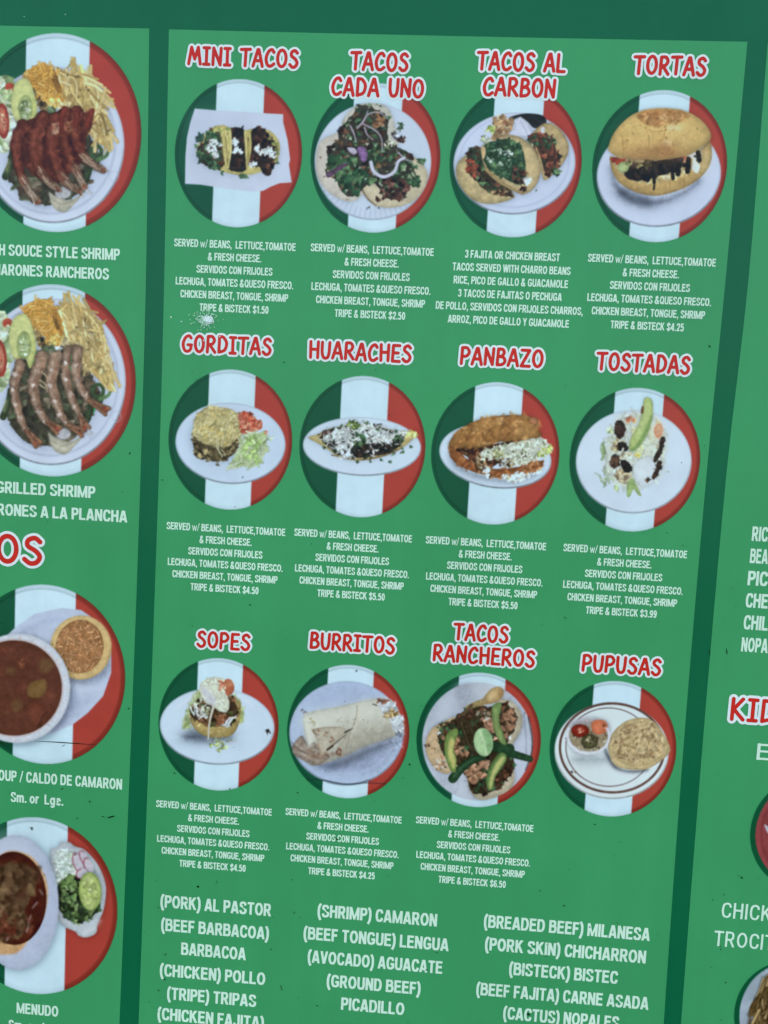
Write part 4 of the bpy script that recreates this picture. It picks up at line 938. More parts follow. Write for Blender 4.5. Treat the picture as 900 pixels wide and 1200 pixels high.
d.f(d.E(513, 71, 6, 5), (30, 36, 38)); d.f(np.maximum(np.abs(pl + 1) - 4, 820 - d.Y), (50, 60, 78), n=.1, soft=4, a=.75)
d.f(d.S([(155, 806), (200, 815), (285, 818), (440, 846), (580, 838), (715, 845)], 5), (30, 40, 44), n=.1, a=.8)
d.build()

# tacos rancheros
d = Dish((484, 784, 638, 950), 900, (560.6, 867.4), 'round picture of ranch tacos with beans, avocado, lime and green peppers')
pa = d.E(442, 494, 378, 404); d.f(pa, (176, 187, 208), 'paper', n=.09, ns=110)
d.glow(d.P([(300, 110), (390, 100), (380, 230), (330, 300), (290, 180)]), (146, 152, 172), .7, 12); d.glow(np.maximum(d.E(220, 260, 90, 100), pa * 3 + 60), (190, 200, 222), .6, 20); d.glow(d.E(470, 140, 70, 45), (192, 198, 212), .6, 20); d.glow(np.maximum(d.P([(640, 540), (770, 450), (790, 580), (700, 740)]), pa * 3 + 50), (186, 194, 222), .7, 14); d.glow(d.P([(270, 800), (350, 780), (400, 890), (320, 880)]), (198, 206, 224), .6, 14)
d.f(d.S([(760, 300), (772, 450), (775, 580)], 6), (120, 126, 150), soft=4, a=.7); d.f(d.S([(790, 330), (815, 470), (810, 580), (770, 690)], 12, 8), (60, 62, 70), n=.5, ns=20, a=.8); d.f(d.S([(285, 850), (310, 800), (290, 740)], 8), (150, 158, 180), soft=5, a=.6)
t1 = d.P([(85, 510), (125, 410), (210, 360), (300, 330), (380, 420), (400, 560), (330, 640), (240, 716), (150, 680), (100, 600)]); t2 = d.P([(560, 235), (660, 212), (735, 290), (748, 380), (705, 480), (640, 535), (560, 400)]); t3 = d.P([(380, 770), (450, 690), (640, 640), (692, 700), (682, 800), (600, 862), (470, 897), (400, 850)])
for t, c in ((t1, (198, 172, 138)), (t2, (182, 174, 156)), (t3, (182, 172, 152))): d.shade(t, .3, 10); d.f(t, c, 'tortilla', n=.12, ns=40, rim=.14)
d.dabs(t1, 26, (4, 9), [(120, 80, 56), (80, 60, 46), (160, 110, 76)], inset=12); d.dabs(d.E(190, 640, 50, 40), 16, (8, 20), [(196, 176, 160), (206, 196, 186), (186, 140, 110)])
fi = d.P([(165, 440), (250, 365), (330, 300), (420, 250), (540, 255), (640, 235), (712, 330), (690, 430), (640, 520), (705, 640), (640, 760), (560, 835), (410, 850), (370, 740), (280, 640), (200, 560)], wob=14)
d.f(fi, (58, 50, 42), 'taco_topping', n=.4); d.dabs(fi, 130, (9, 22), MEAT + HERB[:3] + [(80, 70, 54)])
d.dabs(d.P([(200, 400), (300, 480), (380, 570), (340, 610), (230, 560)]), 30, (15, 26), [(150, 112, 88), (166, 128, 104), (130, 94, 74)], asp=(.55, .75)); d.dabs(d.P([(360, 700), (500, 620), (510, 720), (450, 790), (380, 760)]), 36, (15, 25), [(152, 114, 90), (170, 132, 108), (132, 96, 76)], asp=(.55, .75)); d.dabs(d.P([(470, 370), (530, 330), (580, 470), (550, 500), (520, 430)]), 16, (14, 22), [(160, 116, 96), (178, 132, 112)], asp=(.55, .75)); d.dabs(d.P([(600, 320), (680, 270), (700, 330), (650, 460), (610, 430)]), 22, (15, 25), [(136, 100, 80), (156, 116, 94), (110, 80, 64)], asp=(.55, .75))
d.dabs(d.E(480, 320, 50, 40), 24, (6, 13), [(190, 190, 180), (140, 120, 100), (96, 80, 66)]); d.dabs(d.P([(170, 380), (280, 360), (200, 460)]), 22, (8, 16), HERB + MEAT); d.dabs(d.P([(580, 700), (700, 640), (640, 760), (570, 830)]), 26, (9, 20), HERB[:3] + MEAT)
for q in ([(330, 360), (360, 470), (420, 560)], [(370, 350), (400, 420), (430, 470)], [(410, 340), (440, 400)], [(350, 420), (375, 500), (400, 560)]): d.f(d.S(q, 18, 12), (62, 56, 46), 'pepper_strip', n=.3, rim=.3, rw=5); d.f(d.S(q, 4, 2), (116, 106, 84), n=.2, a=.7)
d.f(d.S([(500, 220), (430, 240), (375, 262)], 46, 28), (146, 128, 88), n=.25, part='onion_stem'); d.f(d.S([(400, 250), (340, 310)], 22, 10), (84, 72, 56), n=.3)
bl = d.P([(480, 205), (530, 140), (590, 120), (622, 155), (600, 205), (540, 236), (495, 236)]); d.f(bl, (190, 160, 112), 'onion_bulb', n=.14, ns=24, rim=.25, rw=16); d.glow(d.E(540, 180, 32, 26, -30), (216, 192, 146), .7, 10); d.glow(d.E(600, 165, 18, 30, 20), (140, 100, 66), .6, 10)
for sdv in (d.S([(272, 750), (330, 680), (400, 628), (480, 600)], 62, 46), d.S([(560, 530), (650, 570), (800, 615)], 70, 42), d.S([(590, 540), (660, 545)], 70, 50)): d.f(sdv, (42, 74, 54), 'green_pepper', n=.22, ns=16, rim=.3, rw=12)
d.f(d.S([(280, 735), (335, 670), (410, 622)], 10, 6), (84, 122, 92), n=.2, soft=5, a=.6)
a1 = d.P([(245, 430), (300, 405), (306, 450), (280, 530), (298, 620), (290, 705), (255, 690), (218, 590), (218, 490)]); d.f(a1, (112, 142, 78), 'avocado_slice', n=.12, rim=.2, rw=8); d.f(d.P([(262, 470), (285, 500), (272, 560), (292, 620), (280, 680), (245, 610), (240, 530)]), (186, 184, 112), n=.1, soft=5)
a2 = d.P([(540, 265), (590, 228), (606, 250), (590, 350), (622, 450), (640, 515), (600, 505), (552, 410)]); d.f(a2, (108, 138, 84), 'avocado_slice', n=.14, rim=.2, rw=8); d.glow(d.S([(565, 280), (570, 380), (610, 490)], 16), (150, 168, 110), .6, 6)
a3 = d.P([(530, 660), (585, 580), (630, 578), (640, 620), (600, 690), (562, 745), (548, 820), (515, 830), (500, 760)]); d.f(a3, (92, 126, 74), 'avocado_slice', n=.12, rim=.2, rw=8); d.f(d.P([(560, 660), (600, 602), (628, 610), (590, 680), (555, 740), (540, 810), (520, 805), (535, 720)]), (176, 180, 112), n=.1, soft=5)
lm = d.E(482, 500, 66, 98, -8); d.shade(lm, .4, 8); d.f(lm, (164, 202, 152), 'lime_wedge', n=.06, rim=.14, rw=12); d.f(np.maximum(lm + 6, d.P([(485, 410), (560, 420), (560, 600), (520, 590), (485, 500)])), (130, 172, 122), n=.06, soft=3); d.glow(d.S([(455, 420), (486, 490), (505, 585)], 7), (206, 226, 196), .9, 3); d.glow(d.E(450, 500, 20, 50), (186, 216, 172), .5, 10)
d.dabs(d.E(180, 440, 10, 8), 3, (6, 10), SNOW); d.dabs(d.E(660, 465, 10, 8), 3, (6, 9), SNOW); d.dabs(d.E(130, 525, 60, 10), 4, (4, 8), MEAT)
d.build()

# pupusas
d = Dish((638, 794, 798, 960), 900, (717.9, 877.8), 'round picture of a pupusa beside a small bowl of pickled vegetables')
pl = d.E(443, 484, 376, 316, 2); d.plate(pl, (206, 218, 232), .25)
rg = d.E(446, 463, 344, 293, 2); d.f(np.abs(rg) - 8, (92, 66, 62), 'plate_band', n=.15); ir = d.E(425, 458, 284, 258, 3); d.f(np.abs(ir) - 3.5, (84, 66, 70), n=.15, a=.85)
d.glow(d.E(500, 560, 160, 90), (214, 226, 244), .5, 40); d.shade(d.E(300, 540, 120, 30), .22, 16)
pu = d.P([(422, 430), (460, 350), (540, 285), (640, 263), (720, 288), (785, 370), (830, 470), (790, 530), (680, 600), (560, 605), (470, 580), (425, 500)])
d.shade(d.P([(400, 470), (430, 520), (480, 590), (560, 615), (680, 605), (600, 625), (470, 600), (410, 520)]), .75, 7); d.f(pu, (194, 174, 132), 'pupusa', n=.1, ns=40, rim=.2, rw=14)
inn = d.P([(450, 430), (490, 360), (560, 300), (640, 280), (710, 300), (770, 380), (800, 460), (740, 520), (650, 560), (550, 560), (470, 520)], wob=12)
d.dabs(inn, 170, (8, 20), [(168, 146, 110), (150, 126, 94), (186, 168, 132), (200, 184, 146), (140, 112, 82)], a=.5); d.dabs(inn, 60, (6, 14), [(120, 92, 66), (104, 80, 60), (136, 108, 78)], a=.6); d.f(d.S([(450, 520), (560, 575), (680, 570), (780, 510)], 6), (150, 124, 84), n=.2, soft=4, a=.6); d.glow(d.S([(450, 545), (560, 592), (690, 585)], 14), (212, 194, 146), .6, 6)
bw = d.P([(150, 345), (180, 300), (250, 268), (340, 265), (420, 300), (430, 390), (390, 460), (310, 505), (220, 500), (160, 440)]); d.shade(bw, .25, 10)
d.f(bw, (196, 202, 222), 'small_bowl', n=.04, rim=.12, rw=10); d.f(d.E(290, 378, 132, 106, 4), (170, 164, 166), n=.1); sal = d.E(290, 388, 124, 98, 4); d.f(sal, (160, 146, 118), 'pickled_vegetables', n=.25, ns=20); d.strands(sal, 70, (20, 45), (6, 10), [(196, 186, 160), (176, 164, 136), (206, 200, 186), (150, 134, 104)]); d.dabs(sal, 22, (4, 9), [(60, 50, 42), (90, 74, 58)])
d.glow(d.E(270, 300, 100, 22), (170, 168, 186), .7, 8)
tm = d.E(235, 350, 59, 43, 3); d.shade(tm, .3, 8); d.f(tm, (138, 44, 38), 'tomato', n=.15, rim=.3, rw=12); d.dabs(d.E(232, 348, 24, 12), 7, (6, 12), [(206, 150, 130), (180, 110, 90)])
cr = d.P([(310, 300), (340, 278), (390, 282), (415, 310), (410, 350), (370, 375), (325, 365), (312, 335)]); d.shade(cr, .25, 8); d.f(cr, (206, 112, 80), 'carrot', n=.1, rim=.12); d.glow(d.E(360, 325, 26, 24), (220, 134, 98), .5, 8); d.f(d.E(392, 316, 9, 9), (110, 60, 44), soft=4)
ja = d.E(298, 420, 55, 48); d.shade(ja, .3, 8); d.f(ja, (82, 80, 58), 'jalapeno', n=.2, rim=.3, rw=12); d.dabs(d.E(292, 412, 26, 24), 10, (6, 12), [(130, 126, 96), (52, 50, 38), (166, 160, 130)])
d.f(np.maximum(np.abs(d.E(288, 385, 138, 114, 4)) - 6, 330 - d.Y), (216, 222, 238), n=.02, soft=4); d.dabs(d.E(190, 620, 16, 6), 3, (4, 7), MEAT)
d.build()

# the two shrimp plates share one plate photograph
def shrimp_plate(d, T, saucy):
    p = lambda q: [T(*v) for v in q]
    def e(cx, cy, rx, ry, rot=0):
        (a, b), (c, _), (_, g) = T(cx, cy), T(cx + rx, cy), T(cx, cy + ry); return d.E(a, b, c - a, g - b, rot)
    pl = e(308, 600, 446, 500) if not saucy else d.E(300, 672, 400, 440)
    d.plate(pl, (192, 203, 234), .3)
    d.f(np.abs(e(305, 590, 402, 452)) - 4, (152, 160, 190), n=.05, soft=6, a=.8); d.glow(e(305, 600, 390, 436), (182, 196, 226), .6, 14)
    d.f(np.abs(e(700, 808, 26, 32)) - 2, (168, 178, 206), soft=5, a=.6)
    lt = d.P(p([(-70, 260), (20, 170), (60, 260), (60, 480), (40, 620), (0, 660), (-70, 600)]), wob=10); d.f(lt, (176, 194, 164), 'lettuce', n=.16, ns=30); d.dabs(lt, 60, (14, 34), [(196, 210, 182), (160, 184, 136), (206, 216, 204), (140, 166, 116)])
    tm = e(2, 460, 40, 112, -4); d.f(tm, (158, 62, 52), 'tomato', n=.12, rim=.1); d.f(e(0, 460, 24, 80, -4), (186, 116, 98), n=.2, ns=24, soft=4); d.dabs(e(2, 460, 18, 70), 12, (7, 14), [(176, 90, 70), (206, 150, 124)])
    d.f(e(46, 250, 30, 30), (176, 74, 56), 'tomato', n=.15); d.dabs(e(44, 285, 26, 18), 8, (8, 15), LETT)
    be = d.P(p([(40, 800), (60, 660), (130, 480), (300, 390), (480, 420), (570, 600), (610, 700), (560, 780), (500, 890), (330, 985), (170, 965), (80, 880)]), wob=12)
    d.shade(be, .3, 16); d.f(be, (62, 62, 52), 'garnish', n=.4, ns=45); d.dabs(be, 110, (14, 34), [(68, 78, 60), (56, 58, 50), (100, 96, 80), (46, 44, 42), (80, 88, 70), (120, 112, 96), (84, 72, 60)])
    for q in ([(20, 810), (50, 730), (60, 650)], [(520, 830), (545, 760), (540, 700)]): d.f(d.S(p(q), 42, 26), (62, 80, 56), 'green_pepper', n=.25, rim=.3); 
    d.glow(d.S(p([(25, 770), (40, 720)]), 14), (150, 160, 110), .7, 5)
    d.f(np.abs(e(588, 655, 32, 38)) - 11, (60, 84, 58), 'green_pepper', n=.25); d.f(d.S(p([(600, 705), (650, 680), (672, 630)]), 24, 14), (84, 116, 76), n=.2)
    on = d.P(p([(290, 910), (330, 930), (420, 960), (500, 920), (450, 985), (390, 1036), (320, 1005)])); d.f(on, (188, 186, 172), 'onion_piece', n=.12, ns=24, rim=.2); d.f(d.S(p([(310, 950), (370, 985), (440, 965)]), 8), (140, 136, 116), n=.2, soft=3, a=.7)
    d.f(d.E(*T(380, 912), 44, 34), (176, 178, 190), n=.15, ns=22, soft=4)
    fr = d.P(p([(335, 175), (440, 145), (520, 170), (600, 235), (640, 360), (682, 600), (640, 622), (560, 560), (480, 440), (385, 380)]), wob=10)
    d.shade(fr, .15, 10); d.f(fr, (178, 152, 94), 'fries', n=.2, ns=40); d.strands(fr, 46, (110, 210), (14, 21), [(206, 184, 124), (192, 166, 102), (214, 196, 142)], rot=(62, 26), bend=.2, sh0=.15); d.strands(fr, 70, (70, 170), (9, 15), [(212, 192, 134), (190, 164, 104), (220, 204, 154), (200, 178, 118), (172, 146, 92)], rot=(66, 30), bend=.25, sh0=.12)
    d.dabs(d.P(p([(400, 380), (500, 400), (560, 540), (500, 520)])), 26, (9, 22), [(176, 156, 110), (150, 128, 88), (196, 176, 124)]); d.dabs(fr, 16, (3, 6), [(60, 50, 40)], inset=6)
    rc = d.P(p([(138, 170), (195, 120), (270, 105), (330, 155), (372, 290), (366, 382), (320, 392), (270, 340), (200, 262)]), wob=8)
    bn = d.P(p([(190, 240), (240, 300), (310, 390), (240, 400), (215, 340)]), wob=8); d.f(bn, (150, 128, 88), 'beans', n=.3); d.dabs(bn, 26, (9, 20), [(120, 100, 70), (180, 160, 110), (76, 64, 50)])
    d.f(rc, (216, 164, 78), 'shredded_cheese', n=.14, ns=30, rim=.1); d.strands(rc, 120, (24, 60), (7, 12), [(226, 172, 84), (206, 150, 66), (232, 190, 110), (216, 160, 70)], jit=.05); d.strands(d.P(p([(330, 160), (370, 280), (360, 310), (320, 220)])), 10, (50, 90), (6, 9), [(186, 130, 60), (120, 88, 48)], rot=(65, 10)); d.dabs(d.P(p([(300, 330), (370, 330), (360, 385), (310, 385)])), 14, (8, 16), [(220, 200, 130), (206, 180, 100)])
    d.dabs(d.E(*T(300, 420), 44, 28), 14, (14, 26), [(70, 92, 70), (90, 110, 84)]); d.dabs(d.E(*T(360, 405), 22, 16), 5, (10, 18), SNOW); d.dabs(d.E(*T(245, 350), 12, 14), 3, (8, 12), BLACK); d.dabs(d.E(*T(400, 360), 36, 24), 10, (9, 18), [(214, 200, 160), (190, 170, 120)])
    av = d.P(p([(80, 225), (120, 195), (160, 200), (195, 270), (216, 380), (208, 460), (182, 522), (150, 462), (105, 476), (70, 440), (54, 350), (62, 280)])); d.shade(av, .25, 8)
    d.f(av, (196, 204, 136), 'avocado_half', n=.06, rim=.16, rw=9); d.f(e(145, 382, 40, 80), (150, 166, 112), n=.14, ns=24, soft=3); d.dabs(e(142, 392, 28, 62), 30, (8, 18), [(180, 196, 160), (150, 170, 120), (200, 212, 190), (110, 130, 84)]); d.f(np.abs(e(145, 382, 40, 80)) - 4, (120, 136, 84), n=.2, a=.7, soft=3); d.glow(d.S(p([(182, 500), (205, 420), (200, 330)]), 18), (176, 188, 100), .6, 6)
    paths = ([(125, 490), (85, 620), (105, 760), (150, 880), (222, 965)], [(258, 450), (205, 600), (218, 730), (275, 830), (345, 885)], [(340, 450), (308, 600), (345, 740), (400, 850), (490, 900)], [(410, 410), (395, 560), (430, 700), (475, 800), (512, 875)], [(465, 410), (460, 570), (525, 700), (630, 770)])
    if saucy:
        ms = d.P([(80, 650), (100, 560), (190, 520), (300, 500), (360, 455), (385, 480), (372, 545), (430, 465), (470, 490), (520, 475), (522, 560), (486, 640), (470, 760), (420, 800), (340, 880), (250, 880), (150, 800)], wob=8)
        d.f(ms, (78, 40, 34), 'red_sauce', n=.3, ns=40)
    for k, q in enumerate(paths):
        w = (62, 82, 80, 58, 66)[k]
        sd = d.S(p(q), w * (1.12 if saucy else 1), 30)
        d.shade(sd, .4, 7)
        c = catmull(p(q), False, 8); n_ = len(c)
        tan = np.gradient(c, axis=0); nrm = np.stack([-tan[:, 1], tan[:, 0]], 1) / np.hypot(*tan.T)[:, None]
        hw = (w + (30 - w) * np.linspace(0, 1, n_)) / 2
        if not saucy:
            k0 = n_ - 8
            d.f(sd, (160, 132, 112), 'shrimp', n=.3, ns=34, rim=.45, rw=14, wob=9, ws=30)
            d.dabs(sd, 8, (12, 30), [(186, 158, 142), (176, 140, 118), (132, 104, 88)], asp=(.4, .7), rot=(70, 20), a=.4, soft=8, inset=6)
            d.glow(d.S(c[2:k0] + nrm[2:k0] * hw[2:k0, None] * .3, 9, 5), (196, 178, 172), .5, 4)
            d.glow(d.S(c[2:k0] - nrm[2:k0] * hw[2:k0, None] * .45, 10, 5), (150, 96, 74), .5, 5)
            for j in range(3, k0, 5):
                d.f(d.S([c[j] - nrm[j] * hw[j] * .9, c[j] + tan[j] * .9, c[j] + nrm[j] * hw[j] * .9], 5, 4), (96, 70, 60), n=.3, soft=4, a=.6)
                d.dabs(d.E(*(c[j] + tan[j] * 1.4 + nrm[j] * hw[j] * d.rng.uniform(-.1, .5)), 13, 10), 4, (5, 11), [(214, 206, 206), (200, 184, 178)], rot=(70, 30), a=.65, soft=3)
            d.dabs(sd, 12, (6, 16), [(120, 84, 68), (98, 74, 64)], inset=4, a=.4, soft=4)
            for sg in (-1, 1):
                d.f(d.S([c[-8], c[-3] + nrm[-3] * sg * 12, c[-1] + tan[-1] + nrm[-1] * sg * 21], 26, 26), (156, 112, 88), 'shrimp_tail', n=.3, ns=14, rim=.4, rw=7)
            tl = d.S([c[-8], c[-1]], 26, 56); d.strands(tl + 6, 8, (20, 40), (3, 5), [(172, 134, 112), (104, 62, 48)], rot=(math.degrees(math.atan2(*tan[-1][::-1])), 12)); d.dabs(d.E(*c[-1], 16, 12), 4, (6, 11), [(146, 66, 50)], a=.7)
        else:
            d.f(sd, (110, 54, 44), 'shrimp', n=.34, ns=30, rim=.45, rw=14, wob=8, ws=30)
            d.dabs(sd, 26, (7, 18), [(126, 62, 50), (92, 42, 38), (140, 78, 60)], inset=6, a=.5, soft=4)
            k0 = int(n_ * .62); d.glow(d.S(c[2:k0] + nrm[2:k0] * hw[2:k0, None] * .3, 10, 6), (156, 96, 80), .35, 5)
            m0 = c[k0:]; m1 = d.S([m0[0], m0[len(m0) // 2], m0[-1]], 46, 40); d.f(m1, (158, 132, 114), 'shrimp_tail', n=.28, ns=20, rim=.45, rw=10)
            d.f(d.S([m0[0], m0[2]], 40, 34), (118, 60, 48), n=.3, soft=10, a=.8)
            d.strands(m1 + 7, 12, (30, 70), (4, 7), [(190, 172, 158), (120, 92, 76), (172, 146, 126)], rot=(math.degrees(math.atan2(*tan[k0 + 4][::-1])), 10)); d.dabs(d.E(*c[-1], 15, 13), 4, (7, 13), [(112, 64, 50), (138, 86, 68)], a=.8)
    if saucy:
        d.dabs(ms, 110, (10, 28), [(118, 58, 48), (98, 46, 40), (130, 70, 56), (80, 36, 34)], a=.38, rot=(75, 25)); d.dabs(d.E(318, 585, 26, 40), 12, (8, 16), [(176, 140, 118), (156, 110, 90)], a=.7); d.dabs(d.E(385, 580, 22, 34), 8, (7, 14), [(170, 116, 84)], a=.6)
        for q in ([(370, 470), (345, 520), (350, 600)], [(440, 480), (425, 560)], [(520, 480), (490, 560)]): d.f(d.S(q, 30, 22), (124, 54, 46), n=.25, rim=.3, rw=8)
    else:
        for q in ([(250, 540), (280, 570), (285, 600)], [(240, 590), (275, 620), (285, 660)], [(240, 620), (270, 640)]): d.f(d.S(p(q), 6, 4), (206, 186, 150), n=.1, soft=2)
    d.strands(d.P(p([(480, 930), (560, 880), (520, 940)])), 3, (30, 50), (3, 5), [(206, 206, 210)])
d = Dish((0, 30, 176, 280), 845, (66, 156.7), 'large round picture of shrimp in red sauce with avocado and fries', rad=(100.7, 111.8), cell=.66)
shrimp_plate(d, lambda x, y: (x * .896 + 15, y * .895 + 125), True); d.build()
d = Dish((0, 330, 176, 560), 900, (61.2, 446.8), 'large round picture of plain grilled shrimp with avocado and fries', rad=(101.5, 113.3), cell=.66)
shrimp_plate(d, lambda x, y: (x, y), False); d.build()

# shrimp soup
d = Dish((0, 680, 160, 900), 873, (51.7, 791), 'large round picture of red shrimp soup beside a bowl of rice', rad=(101.5, 112.2), cell=.66)
pl = d.P([(100, 300), (220, 215), (400, 176), (520, 190), (620, 260), (680, 340), (712, 395), (712, 590), (660, 740), (560, 850), (460, 925), (330, 980), (100, 980), (-100, 800), (-60, 450)], False); d.f(pl, (180, 194, 224), 'plate', n=.07, ns=90)
d.glow(d.S([(150, 330), (260, 270), (400, 250)], 36), (156, 170, 206), .6, 14); d.glow(np.maximum(d.S([(460, 740), (540, 790), (600, 700), (670, 600)], 40), pl * 2 + 40), (160, 172, 206), .5, 14); d.glow(np.maximum(d.P([(440, 740), (520, 800), (420, 920), (330, 975)]), pl * 2 + 30), (150, 160, 196), .6, 12); d.glow(np.maximum(d.E(560, 690, 90, 30), pl * 2 + 40), (198, 210, 234), .5, 12)
rb = d.E(518, 430, 196, 205, 8); d.shade(np.maximum(d.E(525, 455, 200, 208), pl * 2 + 20), .3, 10); d.f(rb, (206, 174, 118), 'rice_bowl', n=.05, rim=.12, rw=16); d.glow(np.abs(d.E(518, 428, 175, 186, 8)) - 8, (216, 188, 134), .6, 5)
ri = d.E(511, 424, 152, 170, 8); d.f(ri, (176, 124, 84), 'rice', n=.15, rim=.25, rw=16); d.strands(ri + 8, 260, (16, 34), (6, 10), [(204, 150, 104), (190, 136, 90), (214, 164, 118), (166, 112, 74), (196, 140, 100)], jit=.06); d.dabs(ri, 40, (4, 9), [(110, 76, 50), (130, 92, 62)], a=.7)
bw = d.E(112, 690, 338, 350, 3); d.shade(d.E(125, 705, 345, 355), .35, 12); d.f(bw, (196, 205, 224), 'soup_bowl', n=.05, ns=14, rim=.12, rw=8); d.dabs(np.abs(d.E(105, 690, 318, 325)) - 12, 120, (3, 6), [(206, 190, 190), (196, 160, 150), (200, 206, 220)], a=.6)
so = d.E(92, 688, 304, 304, 3); d.f(np.abs(so) - 5, (170, 128, 112), soft=6, a=.8); d.f(so, (96, 56, 48), 'soup', n=.1, ns=60, rim=.15, rw=12)
for x in np.arange(-200, 390, 17): d.f(np.maximum(so + 6, np.abs(d.X - x) - 2), (84, 50, 44), soft=4, a=.4)
d.dabs(so, 40, (14, 40), [(110, 64, 52), (90, 50, 44), (104, 66, 50)], a=.35, soft=8, inset=20)
po = d.P([(176, 690), (205, 652), (290, 632), (296, 700), (265, 745), (215, 752), (180, 735)]); d.f(po, (122, 92, 58), 'potato', n=.1, soft=4, rim=.1)
for sdv in (d.P([(250, 520), (310, 500), (345, 540), (300, 595), (260, 575)]), d.E(110, 800, 34, 42, 20), d.E(70, 580, 30, 26)): d.f(sdv, (106, 80, 56), n=.12, soft=8, a=.75)
d.f(d.P([(180, 820), (230, 780), (290, 830), (270, 910), (210, 900)]), (112, 62, 52), 'shrimp', n=.15, soft=8, a=.8); d.f(d.S([(255, 930), (275, 870), (300, 840)], 14, 6), (62, 38, 36), soft=6, a=.8); d.dabs(d.E(145, 530, 26, 26), 8, (6, 14), [(130, 72, 56), (150, 90, 66)], a=.7, soft=4); d.dabs(d.E(20, 450, 24, 24), 6, (6, 14), [(140, 72, 60)], a=.7, soft=4)
d.build()

# menudo
d = Dish((0, 950, 160, 1200), 768, (42.2, 1062), 'large round picture of menudo stew beside an oval dish of lime and radish', rad=(104.5, 116), cell=.66)
sb = d.P([(280, 235), (320, 205), (345, 178), (390, 176), (420, 198), (480, 222), (550, 300), (592, 400), (596, 480), (580, 570), (548, 640), (545, 680), (520, 702), (478, 712), (440, 700), (425, 680), (360, 650), (325, 600), (300, 420)]); d.shade(sb, .3, 10); d.f(sb, (184, 194, 208), 'side_dish', n=.06, ns=40, rim=.14, rw=12)
d.f(d.E(450, 430, 122, 205, -12), (150, 164, 176), n=.08, rim=-.1, soft=4); d.glow(d.S([(470, 690), (530, 660), (560, 620)], 14), (206, 214, 226), .6, 6)
on = d.P([(305, 265), (360, 218), (420, 250), (436, 340), (390, 385), (330, 425)], wob=8); d.f(on, (186, 202, 204), 'chopped_onion', n=.1); d.dabs(on, 60, (8, 18), [(204, 216, 218), (180, 200, 196), (212, 222, 222), (170, 190, 176)], jit=.04)
gr = d.P([(328, 425), (390, 368), (450, 390), (560, 520), (540, 580), (465, 625), (385, 605), (328, 545)], wob=7); d.f(gr, (44, 56, 44), 'chopped_herbs', n=.4); d.dabs(gr, 120, (8, 22), [(60, 84, 56), (36, 46, 40), (96, 124, 76), (28, 36, 34), (116, 140, 92)], rot=(60, 40)); d.dabs(d.P([(350, 400), (400, 365), (430, 395), (380, 430)]), 20, (8, 18), [(110, 140, 84), (90, 120, 72)])
for e in ((440, 292, 27, 56, -18), (476, 268, 20, 46, -30), (500, 308, 24, 44, -22), (462, 352, 34, 26, -30)):
    sd = d.E(*e); d.shade(sd, .2, 5); d.f(sd, (190, 186, 204), 'radish_slice', n=.06); d.f(np.maximum(np.abs(sd) - 3, d.X - e[0] + 4), (150, 56, 78), soft=3, a=.8)
lm = d.E(508, 452, 64, 107, -3); d.shade(lm, .4, 8); d.f(lm, (132, 158, 84), 'lime_half', n=.06); d.f(lm + 9, (160, 178, 106), n=.1, ns=20, soft=3); d.dabs(lm + 14, 60, (8, 20), [(172, 188, 118), (150, 170, 96), (178, 192, 130)], a=.5)
for k in range(9):
    a = k * 2 * math.pi / 9 + .2; d.f(d.S([(508, 452), (508 + 48 * math.cos(a), 452 + 86 * math.sin(a))], 3), (186, 198, 140), soft=3, a=.45)
d.dabs(d.E(508, 448, 8, 10), 3, (5, 8), [(206, 212, 170)])
bw = d.E(94, 515, 237, 378, -2); d.shade(d.E(104, 525, 240, 380), .3, 12); d.f(bw, (176, 188, 218), 'stew_bowl', n=.04, ns=120, rim=.08, rw=20); d.glow(d.E(40, 200, 120, 60), (192, 202, 226), .5, 30)
om = d.P([(-110, 490), (-80, 330), (10, 245), (80, 225), (180, 260), (250, 360), (270, 470), (245, 600), (180, 700), (110, 790), (40, 808), (-40, 790), (-100, 660)]); d.f(om, (192, 150, 108), 'broth_rim', n=.16, ns=30, soft=5); d.dabs(om, 60, (4, 9), [(206, 170, 130), (170, 110, 74), (150, 90, 60)], a=.7)
so = d.E(78, 492, 184, 262, -2); d.f(so, (74, 36, 32), 'stew', n=.2, ns=50, rim=.2, rw=14); mt = d.P([(-80, 400), (20, 300), (120, 300), (210, 350), (200, 440), (150, 560), (160, 660), (60, 720), (-60, 650)], wob=18)
d.f(mt, (92, 70, 54), 'meat', n=.35, ns=60, soft=6); d.dabs(mt, 70, (14, 44), [(116, 94, 70), (84, 62, 48), (60, 42, 36), (128, 104, 76), (72, 44, 38)], a=.65, soft=4, rot=(70, 35)); d.dabs(d.P([(0, 600), (150, 560), (170, 680), (40, 720)]), 22, (12, 30), [(96, 48, 40), (80, 36, 32), (110, 66, 52)], a=.6, soft=4); d.dabs(mt, 26, (10, 26), [(40, 30, 28), (54, 38, 34)], a=.6, soft=4, rot=(75, 25))
for q in ([(150, 680), (160, 650), (160, 625)], [(175, 590), (165, 610)], [(210, 515), (185, 545)], [(225, 445), (240, 470)], [(40, 730), (46, 715)]): d.f(d.S(q, 6, 3), (176, 160, 160), n=.2, soft=4, a=.75)
d.dabs(d.E(180, 97, 6, 6), 2, (4, 6), BLACK)
d.build()

